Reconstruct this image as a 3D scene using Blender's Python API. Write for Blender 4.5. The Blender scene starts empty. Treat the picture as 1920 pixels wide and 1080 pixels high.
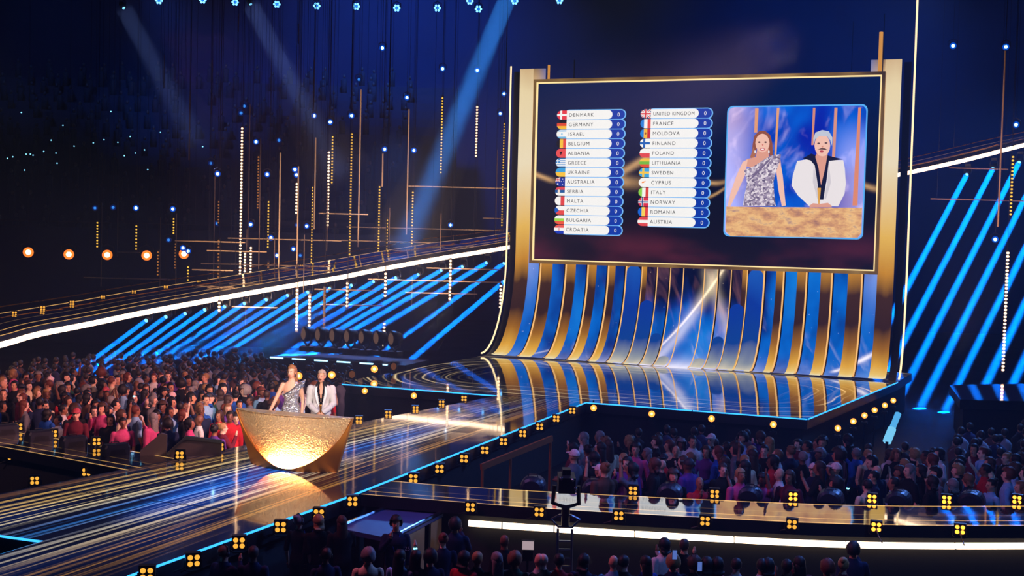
import bpy, bmesh, math, random
import numpy as np
from mathutils import Vector, Matrix
random.seed(7)
SC = bpy.context.scene
COL = SC.collection
# ------------------------------------------------------------------ camera
# world frame: X runs along the foot of the LED wall, Y points from the audience to the wall, Z = 0 is the arena floor
FPX, CAM_H, STAGE = 2300.0, 6.4, 1.5
_pitch, _roll = math.atan(100/FPX), math.atan(.025)
_L = np.array([-1.11, 49.24]); _w = np.array([.93475, -.35530]); _n = np.array([.35530, .93475])
def _sf(v): return np.array([v[0]*_w[0]+v[1]*_w[1], v[0]*_n[0]+v[1]*_n[1], v[2]])
_f0 = np.array([0, math.cos(_pitch), -math.sin(_pitch)]); _r0 = np.array([1., 0, 0]); _u0 = np.cross(_r0, _f0)
FWD = _sf(_f0); RGT = _sf(math.cos(_roll)*_r0+math.sin(_roll)*_u0); UPV = _sf(-math.sin(_roll)*_r0+math.cos(_roll)*_u0)
CAM = np.append(_sf(np.array([-_L[0], -_L[1], 0]))[:2], CAM_H)
HF = np.array([_n[0]*0+_sf(np.array([0, 1, 0]))[0], _sf(np.array([0, 1, 0]))[1], 0])      # horizontal forward
HR = _sf(np.array([1, 0, 0]))
cam = bpy.data.objects.new('camera', bpy.data.cameras.new('camera')); COL.objects.link(cam)
cam.data.sensor_width = 36; cam.data.lens = 36*FPX/1920; cam.data.clip_end = 500
cam.matrix_world = Matrix(((RGT[0], UPV[0], -FWD[0], CAM[0]), (RGT[1], UPV[1], -FWD[1], CAM[1]), (RGT[2], UPV[2], -FWD[2], CAM[2]), (0, 0, 0, 1)))
SC.camera = cam
def ray(px, py): return FWD+RGT*(px-960)/FPX-UPV*(py-540)/FPX
def at(px, py, z):                      # point of a height z seen at a pixel
    d = ray(px, py); return CAM+d*(z-CAM[2])/d[2]
def atD(px, py, D):                     # point at a forward distance D
    d = ray(px, py); return CAM+d*D/(d@HF)
def atY(px, py, Y):                     # point on a plane parallel to the wall
    d = ray(px, py); return CAM+d*(Y-CAM[1])/d[1]
def proj(p):
    q = np.array(p)-CAM; w = q@FWD; return 960+FPX*(q@RGT)/w, 540-FPX*(q@UPV)/w
# ------------------------------------------------------------------ world, exposure
wd = bpy.data.worlds.new('world'); SC.world = wd; wd.use_nodes = True
wd.node_tree.nodes['Background'].inputs[0].default_value = (.002, .006, .03, 1); wd.node_tree.nodes['Background'].inputs[1].default_value = .3
_vs = wd.node_tree.nodes.new('ShaderNodeVolumeScatter'); _vs.inputs['Color'].default_value = (.45, .66, 1, 1); _vs.inputs['Density'].default_value = .0022      # thin stage haze in the whole hall
wd.node_tree.links.new(_vs.outputs[0], wd.node_tree.nodes['World Output'].inputs['Volume'])
SC.view_settings.view_transform = 'Standard'; SC.view_settings.look = 'None'
SC.view_settings.exposure = 0; SC.view_settings.gamma = 1; SC.view_settings.use_curve_mapping = False
SC.cycles.adaptive_threshold = .018; SC.cycles.max_bounces = 4; SC.cycles.diffuse_bounces = 2; SC.cycles.glossy_bounces = 3; SC.cycles.transmission_bounces = 2; SC.cycles.volume_bounces = 0; SC.cycles.transparent_max_bounces = 16
# ------------------------------------------------------------------ big unseen lamps: hosts' key, crowd washes, added hall and rig fills
def aim(o, tgt):
    d = Vector(tgt)-o.location; o.rotation_euler = d.to_track_quat('-Z', 'Y').to_euler()
def spot(name, loc, tgt, power, col, angle, blend=.4, r=.25):
    l = bpy.data.lights.new(name, 'SPOT'); l.energy = power; l.color = col; l.spot_size = math.radians(angle); l.spot_blend = blend; l.shadow_soft_size = r
    o = bpy.data.objects.new(name, l); COL.objects.link(o); o.location = loc; aim(o, tgt); return o
def area(name, loc, tgt, power, col, sx, sy, spread=180):
    l = bpy.data.lights.new(name, 'AREA'); l.energy = power; l.color = col; l.shape = 'RECTANGLE'; l.size = sx; l.size_y = sy; l.spread = math.radians(spread)
    o = bpy.data.objects.new(name, l); COL.objects.link(o); o.location = loc; aim(o, tgt); return o
HOST = atD(574, 740, 27.3)
spot('key_followspot', CAM+HR*5+np.array([0, 0, 7])+HF*2, (HOST[0], HOST[1], 2.9), 30000, (1, .88, .76), 8.5, .4)
spot('key_followspot', CAM-HR*9+np.array([0, 0, 6])+HF*4, (HOST[0], HOST[1], 2.9), 10000, (1, .86, .74), 8.5, .4)
LC = at(230, 760, 1.5)                                           # the crowd beside the desk
spot('pink_wash', LC+HR*16-HF*9+np.array([0, 0, 9]), LC, 21000, (1, .42, .38), 46, .8, .6)
spot('pink_wash', LC-HR*4-HF*18+np.array([0, 0, 12]), LC, 4200, (1, .5, .55), 50, .9, .6)
spot('blue_wash', LC+HR*6+HF*22+np.array([0, 0, 9]), LC+HF*6, 8000, (.08, .3, 1), 60, .8, .6)
RC = at(1450, 870, 1.5)
spot('blue_wash', RC+HR*10+HF*8+np.array([0, 0, 9]), RC, 6500, (.1, .28, 1), 80, .8, .6)
spot('violet_wash', RC-HR*14-HF*6+np.array([0, 0, 12]), RC, 2200, (.6, .3, 1), 70, .8, .6)
spot('blue_wash', RC+HR*3-HF*16+np.array([0, 0, 11]), RC, 2300, (.12, .3, 1), 70, .8, .6)
BC = at(1150, 1060, 1.5)
spot('blue_wash', BC+HR*6+HF*4+np.array([0, 0, 10]), BC, 3500, (.12, .25, 1), 90, .8, .6)
spot('red_wash', BC-HR*7+HF*1+np.array([0, 0, 8]), BC, 1300, (1, .2, .45), 90, .8, .6)
for px, py, pw in ((760, 60, 60000), (1500, 90, 22000), (150, 140, 4500), (420, 300, 8000), (1850, 200, 12000)):
    T = atD(px, py, 84); spot('blue_hall_fill', T-HF*16+np.array([0, 0, 9]), T, pw, (.02, .16, 1), 75, 1, 1)  # unseen blue spots added to tint the back wall and haze
RG = atD(560, 430, 56)  # unseen amber spots added low down to brighten the hanging rods
spot('amber_rig_fill', atD(430, 640, 44)*[1, 1, 0]+[0, 0, 2.5], RG, 4600, (1, .66, .42), 60, .8, .5)
spot('amber_rig_fill', atD(820, 600, 49)*[1, 1, 0]+[0, 0, 2.5], atD(760, 380, 58), 4000, (1, .66, .42), 60, .8, .5)
spot('amber_rig_fill', atD(1800, 640, 44)*[1, 1, 0]+[0, 0, 2.5], atD(1860, 300, 52), 3000, (1, .5, .3), 50, .8, .5)
# ------------------------------------------------------------------ helpers
def lin(c): return tuple(((x/255)/12.92 if x/255 <= .04045 else ((x/255+.055)/1.055)**2.4) for x in c)
class X:                                # float socket with arithmetic
    def __init__(s, nt, k): s.nt, s.k = nt, k
    def m(s, op, a=None, b=None, clamp=False):
        n = s.nt.nodes.new('ShaderNodeMath'); n.operation = op; n.use_clamp = clamp
        for i, v in enumerate((s, a, b)):
            if v is None: continue
            if isinstance(v, X): s.nt.links.new(v.k, n.inputs[i])
            else: n.inputs[i].default_value = v
        return X(s.nt, n.outputs[0])
    def __add__(s, o): return s.m('ADD', o)
    __radd__ = __add__
    def __mul__(s, o): return s.m('MULTIPLY', o)
    __rmul__ = __mul__
    def __sub__(s, o): return s.m('SUBTRACT', o)
    def __rsub__(s, o): return (s*-1)+o
    def __truediv__(s, o): return s.m('DIVIDE', o)
    def sat(s): return s.m('ADD', 0., clamp=True)
    def pw(s, e): return s.m('MAXIMUM', 0.).m('POWER', e)
    def abs(s): return s.m('ABSOLUTE')
    def exp(s): return s.m('EXPONENT')
    def fr(s): return s.m('FRACT')
    def mx(s, o): return s.m('MAXIMUM', o)
    def mn(s, o): return s.m('MINIMUM', o)
    def sqrt(s): return s.mx(0.).m('SQRT')
    def gauss(s, c, w): q = (s-c)/w; return (q*q*-1).exp()
    def ss(s, a, b):
        n = s.nt.nodes.new('ShaderNodeMapRange'); n.interpolation_type = 'SMOOTHSTEP'; n.clamp = True
        s.nt.links.new(s.k, n.inputs[0]); n.inputs[1].default_value = a; n.inputs[2].default_value = b
        return X(s.nt, n.outputs[0])
class SH:
    def __init__(s, name):
        m = bpy.data.materials.new(name); m.use_nodes = True; s.mat = m; s.nt = m.node_tree; s.nt.nodes.clear()
        s.out = s.nt.nodes.new('ShaderNodeOutputMaterial')
    def N(s, t): return s.nt.nodes.new(t)
    def pos(s):
        n = s.N('ShaderNodeNewGeometry'); q = s.N('ShaderNodeSeparateXYZ'); s.nt.links.new(n.outputs['Position'], q.inputs[0])
        return [X(s.nt, q.outputs[i]) for i in range(3)]
    def uv(s):
        n = s.N('ShaderNodeUVMap'); q = s.N('ShaderNodeSeparateXYZ'); s.nt.links.new(n.outputs[0], q.inputs[0])
        return [X(s.nt, q.outputs[i]) for i in range(2)]
    def vec(s, *a):
        n = s.N('ShaderNodeCombineXYZ')
        for i, v in enumerate(a):
            if isinstance(v, X): s.nt.links.new(v.k, n.inputs[i])
            else: n.inputs[i].default_value = v
        return n.outputs[0]
    def noise(s, v, scale=1, det=2, rough=.5, dist=0):
        n = s.N('ShaderNodeTexNoise'); s.nt.links.new(v, n.inputs['Vector']); n.inputs['Scale'].default_value = scale
        n.inputs['Detail'].default_value = det; n.inputs['Roughness'].default_value = rough; n.inputs['Distortion'].default_value = dist
        return X(s.nt, n.outputs[0])
    def vor(s, v, scale, out=0):
        n = s.N('ShaderNodeTexVoronoi'); s.nt.links.new(v, n.inputs['Vector']); n.inputs['Scale'].default_value = scale
        return n.outputs[out]
    def ramp(s, f, stops):
        n = s.N('ShaderNodeValToRGB'); s.nt.links.new(f.k, n.inputs[0]); e = n.color_ramp.elements
        while len(e) < len(stops): e.new(.5)
        for i, (p, c) in enumerate(stops): e[i].position = p; e[i].color = (*lin(c), 1)
        return n.outputs[0]
    def mix(s, f, a, b, mode='MIX'):
        n = s.N('ShaderNodeMix'); n.data_type = 'RGBA'; n.blend_type = mode
        if isinstance(f, X): s.nt.links.new(f.k, n.inputs[0])
        else: n.inputs[0].default_value = f
        for i, v in ((6, a), (7, b)):
            if isinstance(v, tuple): n.inputs[i].default_value = (*v[:3], 1)
            else: s.nt.links.new(v, n.inputs[i])
        return n.outputs[2]
    def scale(s, c, f): 
        n = s.N('ShaderNodeVectorMath'); n.operation = 'SCALE'
        if isinstance(c, tuple): n.inputs[0].default_value = c[:3]
        else: s.nt.links.new(c, n.inputs[0])
        if isinstance(f, X): s.nt.links.new(f.k, n.inputs['Scale'])
        else: n.inputs['Scale'].default_value = f
        return n.outputs[0]
    def add(s, *cs):
        r = cs[0]
        for c in cs[1:]:
            n = s.N('ShaderNodeVectorMath'); n.operation = 'ADD'
            s.nt.links.new(r, n.inputs[0]); s.nt.links.new(c, n.inputs[1]); r = n.outputs[0]
        return r
    def pbsdf(s, base=(.05, .05, .05), rough=.5, metal=0, em=None, emst=1, spec=.5, coat=0, normal=None):
        p = s.N('ShaderNodeBsdfPrincipled'); s.p = p
        def put(k, v):
            if isinstance(v, X): s.nt.links.new(v.k, p.inputs[k])
            elif isinstance(v, (tuple, list)): p.inputs[k].default_value = (*v[:3], 1)
            elif isinstance(v, (float, int)): p.inputs[k].default_value = v
            else: s.nt.links.new(v, p.inputs[k])
        put('Base Color', base); put('Roughness', rough); put('Metallic', metal); put('Specular IOR Level', spec); put('Coat Weight', coat)
        if em is not None: put('Emission Color', em); put('Emission Strength', emst)
        if normal is not None: s.nt.links.new(normal, p.inputs['Normal'])
        s.nt.links.new(p.outputs[0], s.out.inputs[0]); return s.mat
    def bump(s, h, st=.3, dist=.02):
        n = s.N('ShaderNodeBump'); n.inputs['Strength'].default_value = st; n.inputs['Distance'].default_value = dist
        s.nt.links.new(h.k if isinstance(h, X) else h, n.inputs['Height']); return n.outputs[0]
    def emit(s, c, st=1):
        e = s.N('ShaderNodeEmission')
        if isinstance(c, tuple): e.inputs[0].default_value = (*c[:3], 1)
        else: s.nt.links.new(c, e.inputs[0])
        if isinstance(st, X): s.nt.links.new(st.k, e.inputs[1])
        else: e.inputs[1].default_value = st
        s.nt.links.new(e.outputs[0], s.out.inputs[0]); return s.mat
def plain(name, rgb, rough=.6, metal=0, spec=.5, coat=0, var=.12, sc=8):
    s = SH(name); tc = s.N('ShaderNodeTexCoord').outputs['Object']; n = s.noise(tc, sc, 3)
    c = lin(rgb); return s.pbsdf(s.mix(n, tuple(x*(1-var) for x in c), tuple(min(1, x*(1+var)) for x in c)), (n*.15+rough-.07).sat(), metal, spec=spec, coat=coat)
_em = {}
def em(rgb, st=1., samp=False):
    k = (rgb, st, samp)
    if k not in _em:
        s = SH('led_%d_%d_%d' % rgb); _em[k] = s.emit(lin(rgb), st)
        if not samp: _em[k].cycles.emission_sampling = 'NONE'
    return _em[k]
def objcol(name, rough=.8, spec=.3, sc=30, var=.25):
    s = SH(name); oi = s.N('ShaderNodeObjectInfo').outputs['Color']; tc = s.N('ShaderNodeTexCoord').outputs['Object']
    n = s.noise(tc, sc, 3); return s.pbsdf(s.scale(oi, n*(2*var)+(1-var)), rough, spec=spec)
M = {}
M['black'] = plain('black_metal', (16, 16, 20), .45, .3)
M['rig'] = plain('rig_metal', (60, 52, 50), .4, .7)
M['blackfab'] = plain('black_fabric', (12, 12, 16), .9)
M['dark'] = plain('stage_fascia', (14, 15, 22), .5)
M['gold'] = plain('gold_metal', (214, 150, 60), .28, 1., sc=3)
M['steel'] = plain('brushed_steel', (130, 130, 140), .35, .9)
M['grey'] = plain('grey_board', (120, 108, 100), .7)
M['chrome'] = plain('chrome', (190, 195, 210), .15, 1)
ORG = {}
def empty(name, loc=(0, 0, 0), label=None, cat=None, group=None, kind=None, rz=0):
    o = bpy.data.objects.new(name, None); COL.objects.link(o); o.location = loc; o.rotation_euler = (0, 0, rz); ORG[o.name] = Vector(loc)
    tag(o, label, cat, group, kind); return o
def tag(o, label=None, cat=None, group=None, kind=None):
    if label: o['label'] = label
    if cat: o['category'] = cat
    if group: o['group'] = group
    if kind: o['kind'] = kind
    return o
class MB:
    def __init__(s): s.v, s.f, s.mi, s.uvs = [], [], [], []
    def add(s, vs, fs, mi=0, uv=None):
        b = len(s.v); s.v += [tuple(float(c) for c in v) for v in vs]; s.f += [[b+i for i in f] for f in fs]; s.mi += [mi]*len(fs)
        s.uvs += [tuple(q) for q in uv] if uv is not None else [(0, 0)]*len(vs)
    def box(s, c, sz, mi=0, ax=None):
        ax = ax if ax is not None else np.eye(3); c = np.array(c, float)
        vs = [c+ax[0]*sz[0]/2*i+ax[1]*sz[1]/2*j+ax[2]*sz[2]/2*k for i in (-1, 1) for j in (-1, 1) for k in (-1, 1)]
        s.add(vs, [(0, 1, 3, 2), (4, 6, 7, 5), (0, 4, 5, 1), (2, 3, 7, 6), (0, 2, 6, 4), (1, 5, 7, 3)], mi)
    def rings(s, rs, mi=0, caps=True):
        n = len(rs[0]); vs = [p for r in rs for p in r]; fs = []
        for i in range(len(rs)-1):
            for j in range(n): fs.append((i*n+j, i*n+(j+1) % n, (i+1)*n+(j+1) % n, (i+1)*n+j))
        if caps: fs.append(tuple(range(n))[::-1]); fs.append(tuple(range((len(rs)-1)*n, len(rs)*n)))
        s.add(vs, fs, mi)
    def cyl(s, p0, p1, r0, r1=None, seg=10, mi=0, caps=True):
        s.tube([p0, p1], [r0, r0 if r1 is None else r1], seg, mi, caps)
    def tube(s, pts, r, seg=6, mi=0, caps=True):
        pts = [np.array(p, float) for p in pts]; n = len(pts)
        if not hasattr(r, '__len__'): r = [r]*n
        rs = []; ref = None
        for i in range(n):
            d = pts[min(i+1, n-1)]-pts[max(i-1, 0)]; d = d/(np.linalg.norm(d)+1e-9)
            if ref is None or abs(ref@d) > .95: ref = np.array([0, 0, 1.]) if abs(d[2]) < .9 else np.array([1., 0, 0])
            a = np.cross(d, ref); a /= np.linalg.norm(a)+1e-9; b = np.cross(d, a); ref = -b if False else ref
            rs.append([pts[i]+r[i]*(math.cos(t)*a+math.sin(t)*b) for t in [2*math.pi*k/seg for k in range(seg)]])
        s.rings(rs, mi, caps)
    def ell(s, c, r, seg=12, rg=8, mi=0, R=None):
        c = np.array(c, float); rs = []
        for i in range(1, rg):
            t = math.pi*i/rg; rs.append([np.array([r[0]*math.sin(t)*math.cos(p), r[1]*math.sin(t)*math.sin(p), -r[2]*math.cos(t)]) for p in [2*math.pi*k/seg for k in range(seg)]])
        vs = [np.array([0, 0, -r[2]])]+[q for x in rs for q in x]+[np.array([0, 0, r[2]])]
        if R is not None: vs = [R@q for q in vs]
        fs = []; n = seg; T = len(vs)-1
        for j in range(n): fs.append((0, 1+(j+1) % n, 1+j)); fs.append((T, T-n+j, T-n+(j+1) % n))
        for i in range(rg-2):
            for j in range(n): fs.append((1+i*n+j, 1+i*n+(j+1) % n, 1+(i+1)*n+(j+1) % n, 1+(i+1)*n+j))
        s.add([c+q for q in vs], fs, mi)
    def prism(s, poly, z0, z1, mi=0, cap=True):
        n = len(poly); vs = [(p[0], p[1], z0) for p in poly]+[(p[0], p[1], z1) for p in poly]
        fs = [(i, (i+1) % n, n+(i+1) % n, n+i) for i in range(n)]+[tuple(range(n))[::-1], tuple(range(n, 2*n))]
        s.add(vs, fs, mi)
    def mesh(s, name, mats, off=(0, 0, 0), smooth=False):
        me = bpy.data.meshes.new(name); o = Vector(off)
        me.from_pydata([Vector(v)-o for v in s.v], [], s.f)
        for m in (mats if isinstance(mats, (list, tuple)) else [mats]): me.materials.append(m)
        me.polygons.foreach_set('material_index', s.mi)
        if any(q != (0, 0) for q in s.uvs):
            ul = me.uv_layers.new(name='UVMap'); li = np.zeros(len(me.loops), int); me.loops.foreach_get('vertex_index', li)
            ul.data.foreach_set('uv', np.array(s.uvs, float)[li].ravel())
        if smooth: me.polygons.foreach_set('use_smooth', [True]*len(me.polygons))
        me.update(); return me
    def build(s, name, mats, parent=None, smooth=False, fixn=True):
        org = ORG[parent.name] if parent is not None else Vector((0, 0, 0))
        me = s.mesh(name, mats, org, smooth)
        if fixn and len(s.v):
            bm = bmesh.new(); bm.from_mesh(me); bmesh.ops.recalc_face_normals(bm, faces=bm.faces); bm.to_mesh(me); bm.free()
        return obj(name, me, parent, org)
def obj(name, me, parent=None, org=Vector((0, 0, 0))):
    o = bpy.data.objects.new(name, me); COL.objects.link(o); ORG[o.name] = Vector(org)
    if parent is not None: o.parent = parent
    return o
def copy_tree(o, parent=None):
    c = o.copy(); COL.objects.link(c); c.parent = parent
    for ch in o.children: copy_tree(ch, c)
    return c
def ordn(n): return '%d%s' % (n, 'th' if 10 <= n % 100 <= 20 else {1: 'st', 2: 'nd', 3: 'rd'}.get(n % 10, 'th'))
def frame(d, up=(0, 0, 1)):
    d = np.array(d, float); d /= np.linalg.norm(d); a = np.cross(np.array(up, float), d)
    if np.linalg.norm(a) < 1e-4: a = np.cross(np.array((0, 1., 0)), d)
    a /= np.linalg.norm(a); return np.array([a, d, np.cross(a, d)])      # right, forward, up rows
# ================================================================== the hall
def cf(a, d, z): p = CAM+HR*a+HF*d; return np.array([p[0], p[1], z])      # a metres right, d metres ahead of the camera
M['hall'] = plain('hall_wall_paint', (38, 40, 62), .9, spec=.1, sc=.3, var=.35)
M['hallfloor'] = plain('hall_floor_vinyl', (18, 18, 26), .55, spec=.3, sc=.5, var=.3)
def quadwall(name, pts, mat):
    b = MB(); n = np.cross(np.array(pts[1])-np.array(pts[0]), np.array(pts[2])-np.array(pts[0])); n = n/np.linalg.norm(n)*.3
    b.add(list(pts)+[np.array(p)-n for p in pts], [(0, 1, 2, 3), (7, 6, 5, 4), (0, 4, 5, 1), (1, 5, 6, 2), (2, 6, 7, 3), (3, 7, 4, 0)])
    return tag(b.build(name, mat), kind='structure')
b = MB(); b.box(CAM*[1, 1, 0]+HF*38-[0, 0, .1], (130, 130, .2)); tag(b.build('floor', M['hallfloor']), kind='structure')
quadwall('wall_back', [cf(-60, 90, 0), cf(60, 90, 0), cf(60, 90, 32), cf(-60, 90, 32)], M['hall'])
quadwall('wall_left', [cf(-55, -10, 0), cf(-55, 95, 0), cf(-55, 95, 32), cf(-55, -10, 32)], M['hall'])
quadwall('wall_right', [cf(55, 95, 0), cf(55, -10, 0), cf(55, -10, 32), cf(55, 95, 32)], M['hall'])
b = MB(); b.box(CAM*[1, 1, 0]+HF*38+[0, 0, 30.2], (130, 130, .3)); tag(b.build('ceiling', M['hall']), kind='structure')
# upper tier of seats: stepped concrete with a parapet
st = empty('grandstand', cf(-28, 70, 0), 'dark upper seating tier behind the amber floodlights, rising to the hall wall', 'grandstand')
M['conc'] = plain('tier_concrete', (40, 40, 52), .85, spec=.15, sc=2, var=.3)
TIER = [(66+1.0*k, 5.6+.62*k) for k in range(18)]
ax = np.array([HR, HF, [0, 0, 1.]])
for k, (d, z) in enumerate(TIER):
    b = MB(); b.box(cf(-26, d+.5, z/2+.9*0), (44, 1.0, z), ax=ax); b.build('step', M['conc'], st)
b = MB(); b.box(cf(-26, 65.9, 3.1), (44, .16, 6.2), ax=ax); b.build('parapet', M['hall'], st)
b = MB(); b.tube([cf(-48, 65.85, 6.5), cf(-4, 65.85, 6.5)], .03); b.build('handrail', M['rig'], st)
# ================================================================== LED floors
def atX(px, py, Xw): d = ray(px, py); return CAM+d*(Xw-CAM[0])/d[0]
def tiltnormal(s, tile=.5, amt=.012):
    g = s.N('ShaderNodeNewGeometry'); n = s.N('ShaderNodeVectorMath'); n.operation = 'SNAP'; s.nt.links.new(g.outputs['Position'], n.inputs[0]); n.inputs[1].default_value = (tile, tile, 10)
    w = s.N('ShaderNodeTexWhiteNoise'); s.nt.links.new(n.outputs[0], w.inputs[0])
    a = s.N('ShaderNodeVectorMath'); a.operation = 'MULTIPLY_ADD'; s.nt.links.new(w.outputs['Color'], a.inputs[0]); a.inputs[1].default_value = (amt, amt, 0); a.inputs[2].default_value = (-amt/2, -amt/2, 0)
    c = s.N('ShaderNodeVectorMath'); c.operation = 'ADD'; s.nt.links.new(g.outputs['Normal'], c.inputs[0]); s.nt.links.new(a.outputs[0], c.inputs[1])
    e = s.N('ShaderNodeVectorMath'); e.operation = 'NORMALIZE'; s.nt.links.new(c.outputs[0], e.inputs[0]); return e.outputs[0]
# main stage: rounded loops of golden light drawn by the floor's LED tiles
s = SH('stage_led_floor'); px_, py_, pz_ = s.pos()
qx = ((px_-7.6).abs()-4.2).mx(0.); qy = ((py_+5.6).abs()-1.2).mx(0.); sd = (qx*qx+qy*qy).sqrt()
wob = s.noise(s.vec(px_*.25, py_*.25, 0.), 1, 2)
g = (sd+wob*.7)*1.15; ln = g.fr().gauss(.5, .035)+(g*2.7+.2).fr().gauss(.5, .09)*.25
fade = sd.ss(.5, 3.6)*s.noise(s.vec(px_*.12, py_*.4, 3.), 1, 1).ss(.3, .6)
col = s.mix(wob, lin((255, 205, 110)), lin((255, 244, 205)))
em_ = s.add(s.scale(col, ln*fade*1.7), s.scale(lin((4, 14, 44)), .5))
M['stagefloor'] = s.pbsdf((.012, .013, .02), .06, 0, em_, 1, spec=1.0, coat=1, normal=tiltnormal(s)); s.p.inputs['IOR'].default_value = 2.1; s.p.inputs['Coat Roughness'].default_value = .03; s.p.inputs['Coat IOR'].default_value = 2.0
# catwalk: long streaks in gold, white and blue
s = SH('catwalk_led_floor'); px_, py_, pz_ = s.pos()
xl = (py_+11.)*.163+5.0; v = (px_-xl)/(7.8-xl)
n1 = s.noise(s.vec(v*46., py_*.09, 0.), 1, 2, .6); n2 = s.noise(s.vec(v*9., py_*.06, 5.), 1, 1); n3 = s.noise(s.vec(v*3., py_*.16, 9.), 1, 1)
streak = n1.ss(.47, .64)
tone = s.ramp((v+(n2-.5)*.25).sat(), [(0, (10, 12, 26)), (.07, (120, 78, 40)), (.16, (240, 190, 100)), (.3, (250, 222, 160)), (.42, (250, 240, 215)), (.49, (40, 120, 215)), (.54, (60, 130, 215)), (.62, (248, 232, 200)), (.72, (190, 140, 80)), (.88, (226, 160, 70)), (.95, (20, 18, 30)), (1, (6, 8, 20))])
along = py_.ss(-34., -27.)*(1.-py_.ss(-20., -13.)*.7)*1.15+.3
blueb = s.scale(lin((8, 60, 160)), v.gauss(.5, .25)*n3.ss(.42, .68)*along*.8)
em_ = s.add(s.scale(tone, streak*along*(n3*.9+.45)), blueb, s.scale(lin((5, 12, 34)), .6))
seam = (1.-((py_+27.6).abs()).ss(.012, .03))
M['catfloor'] = s.pbsdf((.012, .013, .02), .07, 0, s.scale(em_, 1.-seam), .95, spec=1.0, coat=1, normal=tiltnormal(s)); s.p.inputs['IOR'].default_value = 1.9; s.p.inputs['Coat Roughness'].default_value = .04; s.p.inputs['Coat IOR'].default_value = 1.7
# ring walkways: glossy black deck with thin gold lines (uv: along, across)
s = SH('walkway_led_floor'); u_, v_ = s.uv()
l = v_.gauss(.03, .012)+v_.gauss(.24, .010)*.8+v_.gauss(.97, .014)+v_.gauss(.5, .006)*.2
M['walkfloor'] = s.pbsdf((.01, .01, .014), .05, 0, s.scale(lin((255, 196, 112)), l*1.5), 1, spec=1.0, coat=1, normal=tiltnormal(s, .5, .008)); s.p.inputs['IOR'].default_value = 1.9; s.p.inputs['Coat Roughness'].default_value = .03; s.p.inputs['Coat IOR'].default_value = 1.7
BLUE = em((50, 160, 255), 2.2, True)
def edge(root, pts, z, name='edge_light'):
    for a, c in zip(pts[:-1], pts[1:]):
        b = MB(); A = np.array([a[0], a[1], z]); C_ = np.array([c[0], c[1], z]); d = C_-A; L_ = np.linalg.norm(d)
        b.box((A+C_)/2, (L_-.03, .03, .032), ax=np.array([d/L_, np.cross([0, 0, 1], d/L_), [0, 0, 1.]])); b.build(name, BLUE, root)
def deck(root, poly, mat, top=STAGE, thick=.3, inset=.25):
    b = MB(); b.add([(p[0], p[1], top) for p in poly], [tuple(range(len(poly)))]); o = b.build('led_floor', mat, root, fixn=False)
    if o.data.polygons[0].normal.z < 0: o.data.flip_normals()
    b = MB(); b.prism(poly, top-thick, top-.004); b.build('deck', M['dark'], root)
    c = np.mean([(p[0], p[1]) for p in poly], axis=0); q = [np.array(p[:2])+(c-np.array(p[:2]))*(inset/np.linalg.norm(c-np.array(p[:2]))) for p in poly]
    b = MB(); b.prism(q, 0, top-thick); b.build('skirt', M['blackfab'], root)
stage = empty('main_stage', (8, -5, 0), 'glossy black main stage floor mirroring the curved LED wall', 'stage')
SP = [(-.63, -11), (14.25, -11), (15.98, 0), (16.3, 3.4), (-.3, 3.4), (0, 0)]
deck(stage, SP, M['stagefloor'])
edge(stage, [(0, 0), (-.63, -11), (2.2, -11), (4.99, -11)], STAGE-.02); edge(stage, [(7.8, -11), (11, -11), (14.25, -11), (15.1, -5.6), (15.98, 0)], STAGE-.02)
cat = empty('catwalk', (6, -22, 0), 'long LED catwalk with gold, white and blue streaks under the host desk', 'catwalk')
nA, nB, nC, nD = at(-230, 971, STAGE)[:2], at(82, 1014, STAGE)[:2], at(-330, 1140, STAGE)[:2], at(0, 1166, STAGE)[:2]
lm = (2.174, -28.377)
CP = [(4.99, -11.0), lm, tuple(nA), tuple(nB), tuple(nC), tuple(nD), (7.56, -31.66), (7.8, -25.7), (7.8, -11.0)]
deck(cat, CP, M['catfloor'], inset=.3)
edge(cat, [(4.99, -11), (4.1, -16.5), (3.2, -23.3), lm, tuple(nA)], STAGE-.02); edge(cat, [tuple(nA), tuple(nB), tuple(nC)], STAGE-.02)
edge(cat, [tuple(nD), (7.56, -31.66), (7.68, -28.8), (7.8, -25.7), (7.8, -21), (7.8, -16), (7.8, -11)], STAGE-.02)
def spline(pts, n):
    pts = [np.array(p, float) for p in pts]; P = [2*pts[0]-pts[1]]+pts+[2*pts[-1]-pts[-2]]; out = []
    for i in range(1, len(P)-2):
        for k in range(n):
            t = k/n; out.append(.5*((2*P[i])+(-P[i-1]+P[i+1])*t+(2*P[i-1]-5*P[i]+4*P[i+1]-P[i+2])*t*t+(-P[i-1]+3*P[i]-3*P[i+1]+P[i+2])*t**3))
    return out+[pts[-1]]
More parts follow.
